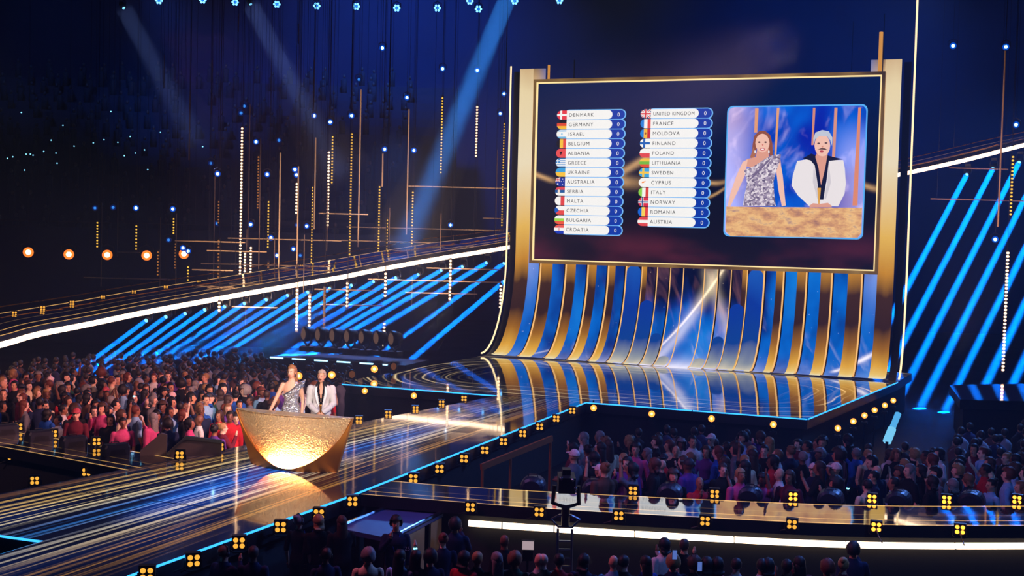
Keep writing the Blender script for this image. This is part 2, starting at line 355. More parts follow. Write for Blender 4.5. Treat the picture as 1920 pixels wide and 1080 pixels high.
def walkway(name, label, back, front, top=STAGE):
    r = empty(name, tuple(front[len(front)//2][:2])+(0,), label, 'walkway'); n = len(back); b = MB(); acc = 0; vs = []; uv = []
    for i in range(n):
        if i: acc += np.linalg.norm(np.array(front[i])-np.array(front[i-1]))
        for k in range(5): p = np.array(front[i])*(1-k/4)+np.array(back[i])*k/4; vs.append((p[0], p[1], top)); uv.append((acc, .001+k/4*.998))
    b.add(vs, [(5*i+k, 5*i+5+k, 5*i+6+k, 5*i+1+k) for i in range(n-1) for k in range(4)], uv=uv); o = b.build('led_floor', M['walkfloor'], r, fixn=False)
    if o.data.polygons[0].normal.z < 0: o.data.flip_normals()
    def band(nm, f, k, z0, z1, mat):
        b = MB(); vs = [(p[0], p[1], z) for i in range(n) for p, z in ((f[i], z0), (f[i], z1), (k[i], z1), (k[i], z0))]
        fs = [(4*i+j, 4*i+(j+1) % 4, 4*i+4+(j+1) % 4, 4*i+4+j) for i in range(n-1) for j in range(4)]+[(0, 3, 2, 1), (4*n-4, 4*n-3, 4*n-2, 4*n-1)]
        b.add(vs, fs); b.build(nm, mat, r)
    band('deck', front, back, top-.22, top-.004, M['dark'])
    mid = lambda t: [np.array(front[i])*(1-t)+np.array(back[i])*t for i in range(n)]
    band('skirt', mid(.12), mid(.88), 0, top-.22, M['blackfab'])
    return r
RB = spline([at(x, y, STAGE)[:2] for x, y in ((735, 901), (840, 910), (1020, 921), (1320, 936), (1613, 947), (1920, 948), (2150, 945))], 4)
RF = spline([at(x, y, STAGE)[:2] for x, y in ((677, 927), (840, 940), (1000, 952), (1250, 967), (1590, 983), (1920, 986), (2150, 982))], 4)
rw = walkway('ring_walkway', 'curved glossy walkway with gold lines mirroring the score screen', RB, RF)
# the white fascia light under it, a row of panels
strip = spline([at(x, y, STAGE)[:2]+HF[:2]*.02 for x, y in ((878, 944), (1000, 952), (1250, 967), (1590, 983), (1920, 986), (2150, 982))], 10)
M['white_strip'] = em((255, 226, 190), 4.5, True)
for k in range(0, len(strip)-1, 6):
    seg = strip[k:k+7]
    if len(seg) < 2: continue
    b = MB(); vs = []
    t0 = np.array(seg[1])-np.array(seg[0]); 
    for p in seg: vs += [(p[0]+HF[0]*.03, p[1]+HF[1]*.03, 1.07), (p[0]+HF[0]*.03, p[1]+HF[1]*.03, 1.17), (p[0]+HF[0]*.1, p[1]+HF[1]*.1, 1.17), (p[0]+HF[0]*.1, p[1]+HF[1]*.1, 1.07)]
    vs = [np.array(v) for v in vs]; e = t0/np.linalg.norm(t0)*.012
    for v in vs[:4]: v[:2] += e
    for v in vs[-4:]: v[:2] -= e
    n = len(seg); b.add(vs, [(4*i+j, 4*i+(j+1) % 4, 4*i+4+(j+1) % 4, 4*i+4+j) for i in range(n-1) for j in range(4)]+[(0, 3, 2, 1), (4*n-4, 4*n-3, 4*n-2, 4*n-1)]); b.build('light_panel', M['white_strip'], rw)
LB = spline([at(x, y, STAGE)[:2] for x, y in ((-320, 757), (-150, 782), (0, 805), (170, 832), (345, 862))], 4)
LF = spline([at(x, y, STAGE)[:2] for x, y in ((-380, 775), (-180, 808), (0, 838), (120, 860), (238, 882))], 4)
lw = walkway('side_walkway', 'dark glossy walkway with gold lines meeting the catwalk by the desk', LB, LF)
# deck far behind on the other side of the wall
dk = empty('side_deck', at(1870, 735, STAGE)*[1, 1, 0], 'reflective black deck beneath the bright amber light tube', 'platform')
DP = [at(x, y, STAGE)[:2] for x, y in ((1800, 749), (2080, 756), (2080, 716), (1780, 722))]
deck(dk, [tuple(p) for p in DP], M['walkfloor'], inset=.2)
# ================================================================== rising light ramp behind the crowd
RP = spline([atD(x, y, D) for x, y, D in ((-160, 682, 37), (0, 647, 40), (67, 628, 41.5), (167, 608, 44), (267, 587, 46), (400, 562, 48.7), (533, 538, 51), (640, 520, 53), (713, 505, 54.2), (830, 484, 56), (947, 465, 57.5), (1350, 395, 60), (1745, 315, 58), (1920, 272, 57), (2080, 235, 55))], 4)
ramp = empty('light_ramp', RP[len(RP)//3]*[1, 1, 0], 'long rising lighting ramp with a glowing white edge behind the crowd', 'ramp')
def sweep(nm, sec, mat, uvm=False, rng=None):
    b = MB(); vs = []; uv = []; n = len(RP); m = len(sec); acc = 0
    for i in range(n):
        t = RP[min(i+1, n-1)]-RP[max(i-1, 0)]; t[2] = 0; t /= np.linalg.norm(t); bk = np.array([-t[1], t[0], 0])
        if i: acc += np.linalg.norm(RP[i]-RP[i-1])
        for k, (o, z) in enumerate(sec): vs.append(RP[i]+bk*o+np.array([0, 0, z])); uv.append((acc, .001+.998*(o/2.0)))
    I = range(n-1) if rng is None else rng
    fs = [(m*i+j, m*i+(j+1) % m, m*i+m+(j+1) % m, m*i+m+j) for i in I for j in range(m)]
    if rng is None: fs += [tuple(range(m))[::-1], tuple(range(m*(n-1), m*n))]
    b.add(vs, fs, uv=uv if uvm else None); return b.build(nm, mat, ramp)
sweep('deck', [(0, .1), (0, .28), (2.0, .58), (2.0, .40)], M['dark'])
sweep('led_floor', [(0, .285), (.5, .36), (1.0, .435), (1.5, .51), (2.0, .585), (2.0, .58), (0, .28)], M['walkfloor'], True)
sweep('edge_light', [(-.02, -.09), (-.02, .09), (.06, .09), (.06, -.09)], em((255, 214, 178), 5., True))
sweep('handrail', [(2.0, .80), (2.02, .82), (2.04, .80), (2.02, .78)], M['gold'])
# ================================================================== curved LED wall
WR, WB_, WTOP = 2.6, 4.2, 13.3
def prof(off=0, top=WTOP, n=16):
    P = []
    for i in range(n+1):
        t = math.pi/2*i/n; P.append(((WR-off)*math.sin(t), STAGE+.006+WB_*(1-math.cos(t))+off*math.cos(t)))
    for z in np.linspace(STAGE+WB_, top, 7)[1:]: P.append((WR-off, z))
    S = [0]
    for a, c in zip(P[:-1], P[1:]): S.append(S[-1]+math.hypot(a[0]-c[0], a[1]-c[1]))
    return P, S
s = SH('wall_led_blue'); u_, v_ = s.uv()
du = (u_-7.95).abs()
n1 = s.noise(s.vec(u_*.55, v_*.28, 2.), 1, 3, .55); n2 = s.noise(s.vec(u_*1.3+v_*.5, v_*.35, 7.), 1, 3, .6, .6)
base = s.ramp((n1*1.7-.3-(v_.ss(2.2, 4.6)*(1.-du.ss(1.8, 4.0))*.6)).sat(), [(0, (4, 12, 48)), (.3, (3, 48, 138)), (.55, (0, 100, 206)), (1, (20, 136, 236))])
warm = s.scale(lin((150, 96, 90)), n2.ss(.45, .75)*(1.-du.ss(1.8, 3.))*v_.ss(1.2, 3.)*.6)
def rayline(x0, y0, x1, y1, w):
    L_ = math.hypot(x1-x0, y1-y0); a, b_ = (y1-y0)/L_, -(x1-x0)/L_
    d_ = (u_-x0)*a+(v_-y0)*b_; t = ((u_-x0)*(-b_)+(v_-y0)*a)/L_; return d_.gauss(0., w)*t.ss(-.05, .1)*(1.-t.ss(.85, 1.1))
rays = rayline(9.3, 5.2, 6.2, .4, .05)*.8+rayline(9.1, 5.2, 6.6, .2, .22)*.5+rayline(8.4, 5., 9.9, 1.5, .22)*.35+rayline(13.6, .5, 15.6, 2.2, .1)*.9+rayline(1.6, .3, 3., 1.2, .06)*.4
glow = v_.gauss(0., .75)*(n1*1.4+.25)*(.12+.9*u_.gauss(7.6, 2.8))
mist = n2.ss(.58, .85)*v_.gauss(1.4, 1.6)*.4
grey = s.add(s.scale(lin((150, 150, 158)), v_.gauss(5.4, 1.5)*du.ss(6., 7.)*.8), s.scale(lin((255, 226, 176)), v_.ss(5.6, 8.5)*(1.-v_.ss(11.2, 13.6))*du.ss(6., 7.)*.95), s.scale(lin((190, 130, 70)), v_.ss(6.5, 9.)*(1.-v_.ss(12., 13.9))*du.ss(6., 7.)*.5))
sp = s.vor(s.vec(u_*3., v_*3., 1.), 1.); spk = X(s.nt, sp).ss(.07, .02)*.5
M['ledblue'] = s.emit(s.add(s.scale(base, 1.-v_.ss(4.5, 7.)*du.ss(6., 7.)), warm, grey, s.scale(lin((255, 234, 192)), rays+glow*.9+mist+spk)), .95)
s = SH('wall_led_gold'); u_, v_ = s.uv()
f = (v_+s.noise(s.vec(u_*2., v_*.3, 1.), 1, 2)*.7-.35)/15.
M['ledgold'] = s.emit(s.ramp(f.sat(), [(0, (255, 244, 205)), (.03, (255, 214, 120)), (.07, (240, 178, 64)), (.13, (168, 108, 30)), (.19, (58, 34, 26)), (.27, (70, 42, 26)), (.33, (212, 146, 44)), (.42, (246, 196, 92)), (.6, (255, 240, 205)), (.8, (252, 232, 186)), (.93, (196, 140, 80)), (1, (70, 44, 44))]), .85)
M['trim'] = em((255, 196, 120), 1.0, False); M['trimdark'] = plain('wall_edge_bronze', (96, 64, 34), .3, .9)
wall = empty('led_wall', (7.95, 0, STAGE), 'tall curved LED wall of blue and gold strips sweeping into the stage', 'stage wall')
HALF = [0, .44, .97, 1.51, 2.14, 2.81, 3.56, 4.43, 5.38, 6.49, 7.6]
def ribbon(b, u0, u1, off, P, S, mi=0, th=.06):
    n = len(P); vs = []; uv = []
    for (d, z), q in zip(P, S):
        for uu in (u0, u1): vs.append((uu, d, z)); uv.append((uu, q+1e-4))
    for (d, z), q in zip(P, S):
        for uu in (u0, u1): vs.append((uu, d+th, z-.001)); uv.append((uu, q+1e-4))
    o = 2*n; fs = []
    for i in range(n-1):
        a = 2*i; fs += [(a, a+1, a+3, a+2), (o+a, o+a+2, o+a+3, o+a+1), (a, a+2, o+a+2, o+a), (a+1, o+a+1, o+a+3, a+3)]
    fs += [(2*n-2, 2*n-1, o+2*n-1, o+2*n-2)]
    b.add(vs, fs, mi, uv)
for side in (-1, 1):
    for k in range(10):
        a, c = 7.95+side*HALF[k], 7.95+side*HALF[k+1]; off = .007*k
        top = WTOP if k == 9 else (12.4 if k > 5 else 8.0)
        P, S = prof(off, top); w = abs(c-a); gb = 0 if k < 3 else w*(.20+.03*k if k < 9 else .48)
        lo, hi = min(a, c), max(a, c); tr = .035 if k < 4 else .06
        if side < 0: f0, f1, g0, g1, t0, t1 = lo+tr+gb, hi, lo+tr, lo+tr+gb, lo, lo+tr
        else: f0, f1, g0, g1, t0, t1 = lo, hi-tr-gb, hi-tr-gb, hi-tr, hi-tr, hi
        b = MB(); ribbon(b, f0, f1, off, P, S); o = b.build('led_strip', M['ledblue'], wall)
        if gb: b = MB(); ribbon(b, g0, g1, off, P, S); b.build('gold_band', M['ledgold'], o)
        P2, S2 = prof(off+.02, top); b = MB(); ribbon(b, t0, t1, off, P2, S2, th=.10); b.build('edge_trim', M['trim'] if k < 9 else M['ledgold'], o)
        # bronze reveal of the step beside the strip
        if 0 < k < 9:
            P3, S3 = prof(off+.01, top); e0, e1 = (t0-.05, t0) if side < 0 else (t1, t1+.05)
            b = MB(); ribbon(b, e0, e1, off, P3, S3, th=.1); b.build('step_reveal', M['trimdark'], o)
for k, (xx, top) in enumerate(((-.05, 13.4), (16.02, 16.4))):
    P, S = prof(.08, top); b = MB(); b.tube([(xx, d-.02, z+.02) for d, z in P], .035, 8); b.build('neon_tube', em((255, 224, 170), 1.6), wall)
    b = MB(); ribbon(b, (xx+.1 if k == 0 else xx-.38), (xx+.36 if k == 0 else xx-.12), .3, *prof(0, 13.2)); b.build('side_panel', M['dark'], wall)
s = SH('wall_led_tongue'); u_, v_ = s.uv(); n1 = s.noise(s.vec(u_*1.2, v_*.4, 2.), 1, 2); sd_ = ((u_-7.95).abs()*1.55).fr()
M['tongue'] = s.emit(s.add(s.ramp((v_/5.+n1*.3-.15).sat(), [(0, (236, 226, 200)), (.18, (150, 160, 175)), (.35, (14, 70, 160)), (.7, (10, 60, 170)), (1, (30, 96, 200))]), s.scale(lin((255, 226, 170)), (u_-7.95).abs().fr().gauss(.5, .05)*v_.ss(3., 4.6)*.0)), .85)
# rounded tongues of light standing on the inner strips
for uu, hgt, w in [(7.95+sg*c_, h_, w_) for sg in (-1, 1) for c_, h_, w_ in ((2.46, 4.9, .29), (1.81, 3.5, .27), (1.23, 2.1, .22), (.70, .95, .21))]:
    P, S = prof(.05, 9); side = -1 if uu < 7.95 else 1; vs = []; uv = []
    N_ = 26
    for i in range(N_+1):
        q = (hgt-w)*i/12 if i <= 12 else hgt-w+w*math.sin(math.pi/2*(i-12)/(N_-12)); j = max(k for k in range(len(S)-1) if S[k] <= q); t = (q-S[j])/(S[j+1]-S[j]); d = P[j][0]*(1-t)+P[j+1][0]*t; z = P[j][1]*(1-t)+P[j+1][1]*t
        h = w if hgt-q > w else math.sqrt(max(0, w*w-(w-(hgt-q))**2)); 
        for sgn in (-1, 1): vs.append((uu+sgn*h, d-.02, z+.012)); uv.append((uu+sgn*h, q))
    vs2 = [(a, d+.03, z) for a, d, z in vs]; n = len(vs)
    b = MB(); b.add(vs+vs2, [(2*i, 2*i+1, 2*i+3, 2*i+2) for i in range(N_)]+[(n+2*i, n+2*i+2, n+2*i+3, n+2*i+1) for i in range(N_)]+[(2*i, 2*i+2, n+2*i+2, n+2*i) for i in range(N_)]+[(2*i+1, n+2*i+1, n+2*i+3, 2*i+3) for i in range(N_)], uv=uv+uv)
    b.build('rounded_strip', M['tongue'], wall)
# ================================================================== score screen
SD = 2.1
def scr(px, py): p = atY(px, py, SD); return p[0], p[2]
U0, U1 = 1.33, 14.85; Z0, Z1 = 5.42, 12.62
screen = empty('score_screen', (8, SD, Z0), 'giant gold-framed score screen hanging before the LED wall', 'screen')
s = SH('screen_picture'); u_, y_, v_ = s.pos()
n1 = s.noise(s.vec(u_*.25, v_*.5, 0.), 1, 3); n2 = s.noise(s.vec(u_*.9+v_*.4, v_*1.6-u_*.5, 4.), 1, 4, .6, .8)
base = s.ramp((1.-v_.ss(Z0, Z1)+(n1-.5)*.3).sat(), [(0, (6, 30, 84)), (.35, (6, 22, 60)), (.6, (10, 14, 34)), (.85, (18, 16, 30)), (1, (30, 22, 34))])
def wave(c0, amp, ph, w, k): return (v_-(((u_*k+ph).m('SINE'))*amp+c0)).gauss(0., w)
wv = wave(9.4, .7, 1.2, .16, .9)*u_.ss(4.0, 4.6)*(1.-u_.ss(6.1, 6.6))+wave(9.1, .5, .2, .22, .8)*u_.gauss(4.8, .9)+wave(9.2, .6, 2.6, .1, .8)*(1.-u_.ss(1.8, 2.4))+wave(9.6, 1., 3.1, .08, .9)*u_.gauss(8.6, .7)+wave(8.8, .8, 2., .06, 1.1)*u_.gauss(8.8, .6)+wave(9.3, .9, .3, .1, .7)*u_.gauss(14.5, .6)
low = v_.gauss(Z0+.4, .7)*n1.ss(.4, .7)*.35
M['picture'] = s.emit(s.add(base, s.scale(lin((255, 200, 130)), wv*(n2*1.1+.35)*.8), s.scale(lin((150, 50, 70)), low)), .75)
b = MB(); b.add([(U0, SD, Z0), (U1, SD, Z0), (U1, SD, Z1), (U0, SD, Z1), (U0, SD+.22, Z0), (U1, SD+.22, Z0), (U1, SD+.22, Z1), (U0, SD+.22, Z1)], [(0, 1, 2, 3), (5, 4, 7, 6), (0, 4, 5, 1), (3, 2, 6, 7), (0, 3, 7, 4), (1, 5, 6, 2)]); b.build('display_panel', M['picture'], screen)
fr = lambda e: [(U0-e, Z0-e), (U1+e, Z0-e), (U1+e, Z1+e), (U0-e, Z1+e)]
def frm(nm, i, o, y0, y1, mat):
    a, c = fr(i), fr(o)
    b = MB()
    for k in range(4):
        q = [a[k], a[(k+1) % 4], c[(k+1) % 4], c[k]]; b.add([(x, y0, z) for x, z in q]+[(x, y1, z) for x, z in q], [(0, 1, 2, 3), (7, 6, 5, 4), (0, 4, 5, 1), (1, 5, 6, 2), (2, 6, 7, 3), (3, 7, 4, 0)])
    return b.build(nm, mat, screen)
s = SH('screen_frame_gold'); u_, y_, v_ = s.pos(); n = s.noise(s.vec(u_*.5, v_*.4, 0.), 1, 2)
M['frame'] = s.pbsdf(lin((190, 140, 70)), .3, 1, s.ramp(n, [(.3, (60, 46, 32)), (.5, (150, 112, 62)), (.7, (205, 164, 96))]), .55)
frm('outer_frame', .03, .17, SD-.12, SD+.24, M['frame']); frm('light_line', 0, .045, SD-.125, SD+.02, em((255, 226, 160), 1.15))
for px, y0, y1, r in ((1029.5, 122, 155, .05), (1650, 60, 150, .07), (1077, 112, 153, .025), (1118, 134, 153, .012), (1655, 26, 150, .02), (1597, 40, 150, .01)):
    p1, p0 = atY(px+(2 if px > 1640 else 0), y0, SD+.1), atY(px-1, y1, SD+.1); p0[2] = Z1+.15
    b = MB(); b.tube([p0, (p0[0], p0[1], p1[2])], r, 8); b.build('hanging_bar', em((230, 160, 70), .8) if r > .04 else M['rig'], screen)
def flat(nm, polys, parent, y):               # polys: (colour, [(u, z)...]); a thin flat piece of the picture
    b = MB(); mats = []; 
    for c, P in polys:
        m = c if not isinstance(c, tuple) else em(c, 1.0)
        if m not in mats: mats.append(m)
        b.add([(p[0], y, p[1]) for p in P], [tuple(range(len(P)))], mats.index(m))
    o = b.build(nm, mats, parent, fixn=False)
    return o
def pill(u0, u1, zc, h, n=10, l=True, r=True):
    R = h/2; P = []
    if r: P += [(u1-R+R*math.cos(t), zc+R*math.sin(t)) for t in np.linspace(-math.pi/2, math.pi/2, n)]
    else: P += [(u1, zc-R), (u1, zc+R)]
    if l: P += [(u0+R+R*math.cos(t), zc+R*math.sin(t)) for t in np.linspace(math.pi/2, 3*math.pi/2, n)]
    else: P += [(u0, zc+R), (u0, zc-R)]
    return P
def clip(P, Q):                               # convex clip (Sutherland-Hodgman)
    area_ = sum(Q[i][0]*Q[(i+1) % len(Q)][1]-Q[(i+1) % len(Q)][0]*Q[i][1] for i in range(len(Q)))
    if area_ < 0: Q = Q[::-1]
    for i in range(len(Q)):
        a, c = Q[i], Q[(i+1) % len(Q)]; sd_ = lambda p: (c[0]-a[0])*(p[1]-a[1])-(c[1]-a[1])*(p[0]-a[0]); R = []
        for j in range(len(P)):
            p, q = P[j], P[(j+1) % len(P)]; s0, s1 = sd_(p), sd_(q)
            if s0 >= 0: R.append(p)
            if (s0 >= 0) != (s1 >= 0): t = s0/(s0-s1); R.append((p[0]+(q[0]-p[0])*t, p[1]+(q[1]-p[1])*t))
        P = R
        if len(P) < 3: return []
    return P
def lettering(nm, txt, u, zc, cap, parent, y, mat, center=False, width=None):
    cu = bpy.data.curves.new(nm, 'FONT'); cu.body = txt; cu.size = cap/.7; cu.space_character = 1.18; cu.align_x = 'CENTER' if center else 'LEFT'
    t = bpy.data.objects.new(nm, cu); COL.objects.link(t)
    me = bpy.data.meshes.new_from_object(t.evaluated_get(bpy.context.evaluated_depsgraph_get())); bpy.data.objects.remove(t)
    co = np.zeros(len(me.vertices)*3); me.vertices.foreach_get('co', co); co = co.reshape(-1, 3)
    org = ORG[parent.name]; kx = 1.
    if width: kx = width/max(1e-6, co[:, 0].max()-co[:, 0].min())
    out = np.stack([co[:, 0]*kx+u-org[0], np.full(len(co), y-org[1]), co[:, 1]+zc-cap/2-org[2]], 1); me.vertices.foreach_set('co', out.ravel()); me.materials.clear(); me.materials.append(mat); me.update(); me.name = nm
    return obj(nm, me, parent, org)
R_ = lambda c, x0, y0, x1, y1: (c, [(x0, y0), (x1, y0), (x1, y1), (x0, y1)])
W, RED, BLU, YEL, BLK, GRN = (250, 250, 250), (222, 40, 45), (20, 70, 180), (250, 205, 50), (14, 14, 18), (120, 200, 50)
H3 = lambda a, b_, c: [R_(a, 0, 2/3, 1, 1), R_(b_, 0, 1/3, 1, 2/3), R_(c, 0, 0, 1, 1/3)]
V3 = lambda a, b_, c: [R_(a, 0, 0, .36, 1), R_(b_, .36, 0, .7, 1), R_(c, .7, 0, 1, 1)]
def cross(bg, o, i=None, x=.42): 
    r = [R_(bg, 0, 0, 1, 1), R_(o, x-.1, 0, x+.1, 1), R_(o, 0, .38, 1, .62)]
    if i: r += [R_(i, x-.05, 0, x+.05, 1), R_(i, 0, .44, 1, .56)]
    return r
def disc(c, x, y, rx, ry, n=10): return (c, [(x+rx*math.cos(2*math.pi*k/n), y+ry*math.sin(2*math.pi*k/n)) for k in range(n)])
def diag(c, x0, y0, x1, y1, w):
    dx, dy = x1-x0, y1-y0; L_ = math.hypot(dx, dy); nx, ny = -dy/L_*w, dx/L_*w; return (c, [(x0+nx, y0+ny), (x0-nx, y0-ny), (x1-nx, y1-ny), (x1+nx, y1+ny)])
UJ = [R_((20, 40, 120), 0, 0, 1, 1), diag(W, 0, 0, 1, 1, .11), diag(W, 0, 1, 1, 0, .11), diag(RED, 0, 0, 1, 1, .04), diag(RED, 0, 1, 1, 0, .04), R_(W, .38, 0, .62, 1), R_(W, 0, .33, 1, .67), R_(RED, .44, 0, .56, 1), R_(RED, 0, .42, 1, .58)]
CY = (255, 140, 30); LB_ = (70, 175, 235)
FL = {'DENMARK': cross((235, 60, 70), W), 'GERMANY': H3(BLK, (225, 70, 40), (250, 190, 50)), 'ISRAEL': [R_(W, 0, 0, 1, 1), R_(LB_, 0, .8, 1, .92), R_(LB_, 0, .08, 1, .2), disc((150, 205, 240), .55, .5, .1, .14, 6)],
 'BELGIUM': V3(BLK, (250, 200, 60), (235, 75, 65)), 'ALBANIA': [R_((235, 80, 80), 0, 0, 1, 1), disc((40, 14, 20), .5, .55, .14, .16, 5), disc((40, 14, 20), .5, .42, .06, .14, 5)],
 'GREECE': [R_((60, 140, 215) if k % 2 == 0 else W, 0, k/9, 1, (k+1)/9) for k in range(9)]+[R_((60, 140, 215), 0, 4/9, .45, 1), R_(W, .18, 4/9, .27, 1), R_(W, 0, .67, .45, .77)],
 'UKRAINE': [R_((60, 165, 230), 0, .5, 1, 1), R_((252, 200, 60), 0, 0, 1, .5)], 'AUSTRALIA': [R_((20, 50, 160), 0, 0, 1, 1)]+[(c, [(x*.5, .5+y*.5) for x, y in P]) for c, P in UJ[1:]]+[disc(W, .28, .24, .09, .11, 7), disc(W, .78, .8, .04, .05, 6), disc(W, .66, .52, .04, .05, 6), disc(W, .9, .56, .04, .05, 6), disc(W, .78, .2, .04, .05, 6)],
 'SERBIA': H3((225, 70, 80), (20, 90, 160), W)+[disc((245, 225, 215), .4, .5, .13, .2, 8), disc((230, 190, 120), .4, .72, .06, .07, 6)], 'MALTA': [R_(W, 0, 0, .6, 1), R_((230, 70, 70), .6, 0, 1, 1)], 'CZECHIA': [R_(W, 0, .5, 1, 1), R_((235, 75, 70), 0, 0, 1, .5), ((20, 90, 190), [(0, 0), (.48, .5), (0, 1)])],
 'BULGARIA': H3(W, (160, 220, 70), (240, 90, 60)), 'CROATIA': H3((240, 90, 80), W, (20, 60, 190))+[disc((240, 180, 180), .5, .52, .12, .2, 8), disc((60, 130, 210), .5, .76, .1, .06, 6)],
 'UNITED KINGDOM': UJ, 'FRANCE': V3((30, 130, 225), W, (235, 75, 70)), 'MOLDOVA': V3((20, 130, 225), (250, 190, 50), (210, 40, 50))+[disc((170, 90, 40), .53, .5, .09, .14, 8)], 'FINLAND': cross(W, (30, 100, 190)), 'POLAND': [R_(W, 0, .5, 1, 1), R_((230, 75, 80), 0, 0, 1, .5)],
 'LITHUANIA': H3((250, 200, 70), (120, 190, 60), (235, 80, 50)), 'SWEDEN': cross((60, 170, 230), (252, 205, 70)), 'CYPRUS': [R_(W, 0, 0, 1, 1), (CY, [(.3, .42), (.5, .45), (.72, .7), (.55, .62), (.34, .58)])], 'ITALY': V3((140, 215, 70), W, (225, 75, 65)), 'NORWAY': cross((225, 50, 75), W, (30, 70, 140)),
 'ROMANIA': V3((20, 100, 215), (252, 215, 90), (235, 70, 60)), 'AUSTRIA': H3((230, 75, 80), W, (230, 75, 80))}
INK = em((30, 46, 46), .35)
def column(names, a, c, x0f, x1f):
    (ua, za), (uc, zc_) = scr(*a), scr(*c); n = len(names)
    for i, nm in enumerate(names):
        u0 = ua; z = za+(zc_-za)*i/(n-1); h = abs(zc_-za)/(n-1)*.93; wd_ = x1f; wbar = wd_*.82
        row = flat('score_row', [((120, 190, 255), pill(u0+.3, u0+wd_+.05, z, h+.07)), ((14, 58, 170), pill(u0+.4, u0+wd_, z, h)), (W, pill(u0, u0+wbar, z, h))], screen, SD-.012)
        for v in list(row.data.vertices): pass
        # layer the pieces a few millimetres apart
        co = [v.co.copy() for v in row.data.vertices]
        for pi, poly in enumerate(row.data.polygons):
            for vi in poly.vertices: row.data.vertices[vi].co.y -= .006*pi
        fw = .42; Q = pill(u0, u0+wbar, z, h); polys = []
        for k, (col_, P) in enumerate(FL[nm]):
            PP = clip([(u0+x*fw, z-h/2+y*h) for x, y in P], [(u0, z-h/2), (u0+fw, z-h/2), (u0+fw, z+h/2), (u0, z+h/2)]); PP = clip(PP, Q) if PP else []
            if PP: polys.append((col_, PP))
        fo = flat('flag', polys, row, SD-.035)
        for pi, poly in enumerate(fo.data.polygons):
            for vi in poly.vertices: fo.data.vertices[vi].co.y -= .003*pi
        lettering('country_name', nm, u0+fw+.09, z, .14, row, SD-.035, INK, width=min(1.65, .128*len(nm)) if len(nm) > 11 else None)
        lettering('score_digit', '0', u0+wbar+(wd_-wbar)/2+.0, z, .15, row, SD-.035, em(W, .9), True)
dl = scr(1045, 216); dl1 = scr(1036.5, 429.5)
column(list(FL)[:13], (1045, 216), (1036.5, 429.5), 0, scr(1172, 216)[0]-dl[0])
column(list(FL)[13:], (1201.7, 213.7), (1192, 415), 0, scr(1335, 213.7)[0]-scr(1201.7, 213.7)[0])
# the live picture inside the screen
def ins(cx, cy): return scr(1320+cx/3.1778, 140+cy/3.1778)
a0, a1 = ins(150, 195), ins(945, 975); iu0, iu1, iz0, iz1 = a0[0]-.02, ins(975, 195)[0]-.04, a1[1], a0[1]
def rrect(e, r=.22):
    P = []
    for cx, cz, t0 in ((iu1+e-r, iz1+e-r, 0), (iu0-e+r, iz1+e-r, 90), (iu0-e+r, iz0-e+r, 180), (iu1+e-r, iz0-e+r, 270)): P += [(cx+r*math.cos(math.radians(t0+q)), cz+r*math.sin(math.radians(t0+q))) for q in (0, 22, 45, 68, 90)]
    return P
s = SH('inset_background'); u_, y_, v_ = s.pos()
n1 = s.noise(s.vec(u_*.9-v_*.5, v_*.5+u_*.4, 3.), 1, 3, .6, .5); n2 = s.noise(s.vec(u_*.5, v_*.35, 8.), 1, 2)
edgew = (1.-u_.ss(iu0, iu0+1.5))*.9+u_.ss(iu1-1.5, iu1-.3)*.6*(1.-v_.ss(iz1-2.2, iz1-.3))
M['insbg'] = s.emit(s.add(s.mix(n2.ss(.35, .65), lin((6, 34, 180)), lin((0, 112, 240))), s.scale(lin((255, 225, 215)), n1.ss(.52, .78)*.4+edgew*.6)), .92)
s = SH('inset_desk'); u_, y_, v_ = s.pos(); n1 = s.noise(s.vec(u_*1.6, v_*3., 0.), 1, 4, .65)
M['insdesk'] = s.emit(s.ramp(n1, [(.3, (170, 120, 110)), (.45, (225, 165, 120)), (.58, (255, 205, 140)), (.7, (190, 150, 140))]), .9)
s = SH('inset_sequin'); u_, y_, v_ = s.pos(); vv = s.vor(s.vec(u_*14., v_*14., 0.), 1., 1); n1 = s.N('ShaderNodeRGBToBW'); s.nt.links.new(vv, n1.inputs[0])
M['inssequin'] = s.emit(s.ramp(X(s.nt, n1.outputs[0]), [(.15, (110, 96, 130)), (.45, (176, 160, 190)), (.75, (246, 236, 246))]), .9)
inset = flat('live_picture', [((90, 180, 255), rrect(.05)), (M['insbg'], rrect(0))], screen, SD-.012)
for pi, poly in enumerate(inset.data.polygons):
    for vi in poly.vertices: inset.data.vertices[vi].co.y -= .006*pi
def pp(nm, polys, lay):
    o = flat(nm, [(c, [ins(x, y) for x, y in P]) for c, P in polys], inset, SD-.02-.006*lay)
    for pi, poly in enumerate(o.data.polygons):
        for vi in poly.vertices: o.data.vertices[vi].co.y -= .002*pi
    return o
def el(cx, cy, rx, ry, n=16): return [(cx+rx*math.cos(2*math.pi*k/n), cy+ry*math.sin(2*math.pi*k/n)) for k in range(n)]
pp('light_column', [((232, 160, 120), [(305, 202), (326, 202), (318, 345), (300, 345)]), ((232, 165, 120), [(435, 200), (450, 200), (432, 480), (420, 480)]), ((214, 140, 120), [(650, 198), (665, 198), (652, 420), (640, 420)]), ((220, 150, 130), [(778, 197), (796, 197), (780, 520), (762, 520)]), ((225, 140, 110), [(920, 196), (936, 196), (915, 780), (885, 780)])], 1)
SK, SK2 = (246, 196, 178), (226, 160, 140)
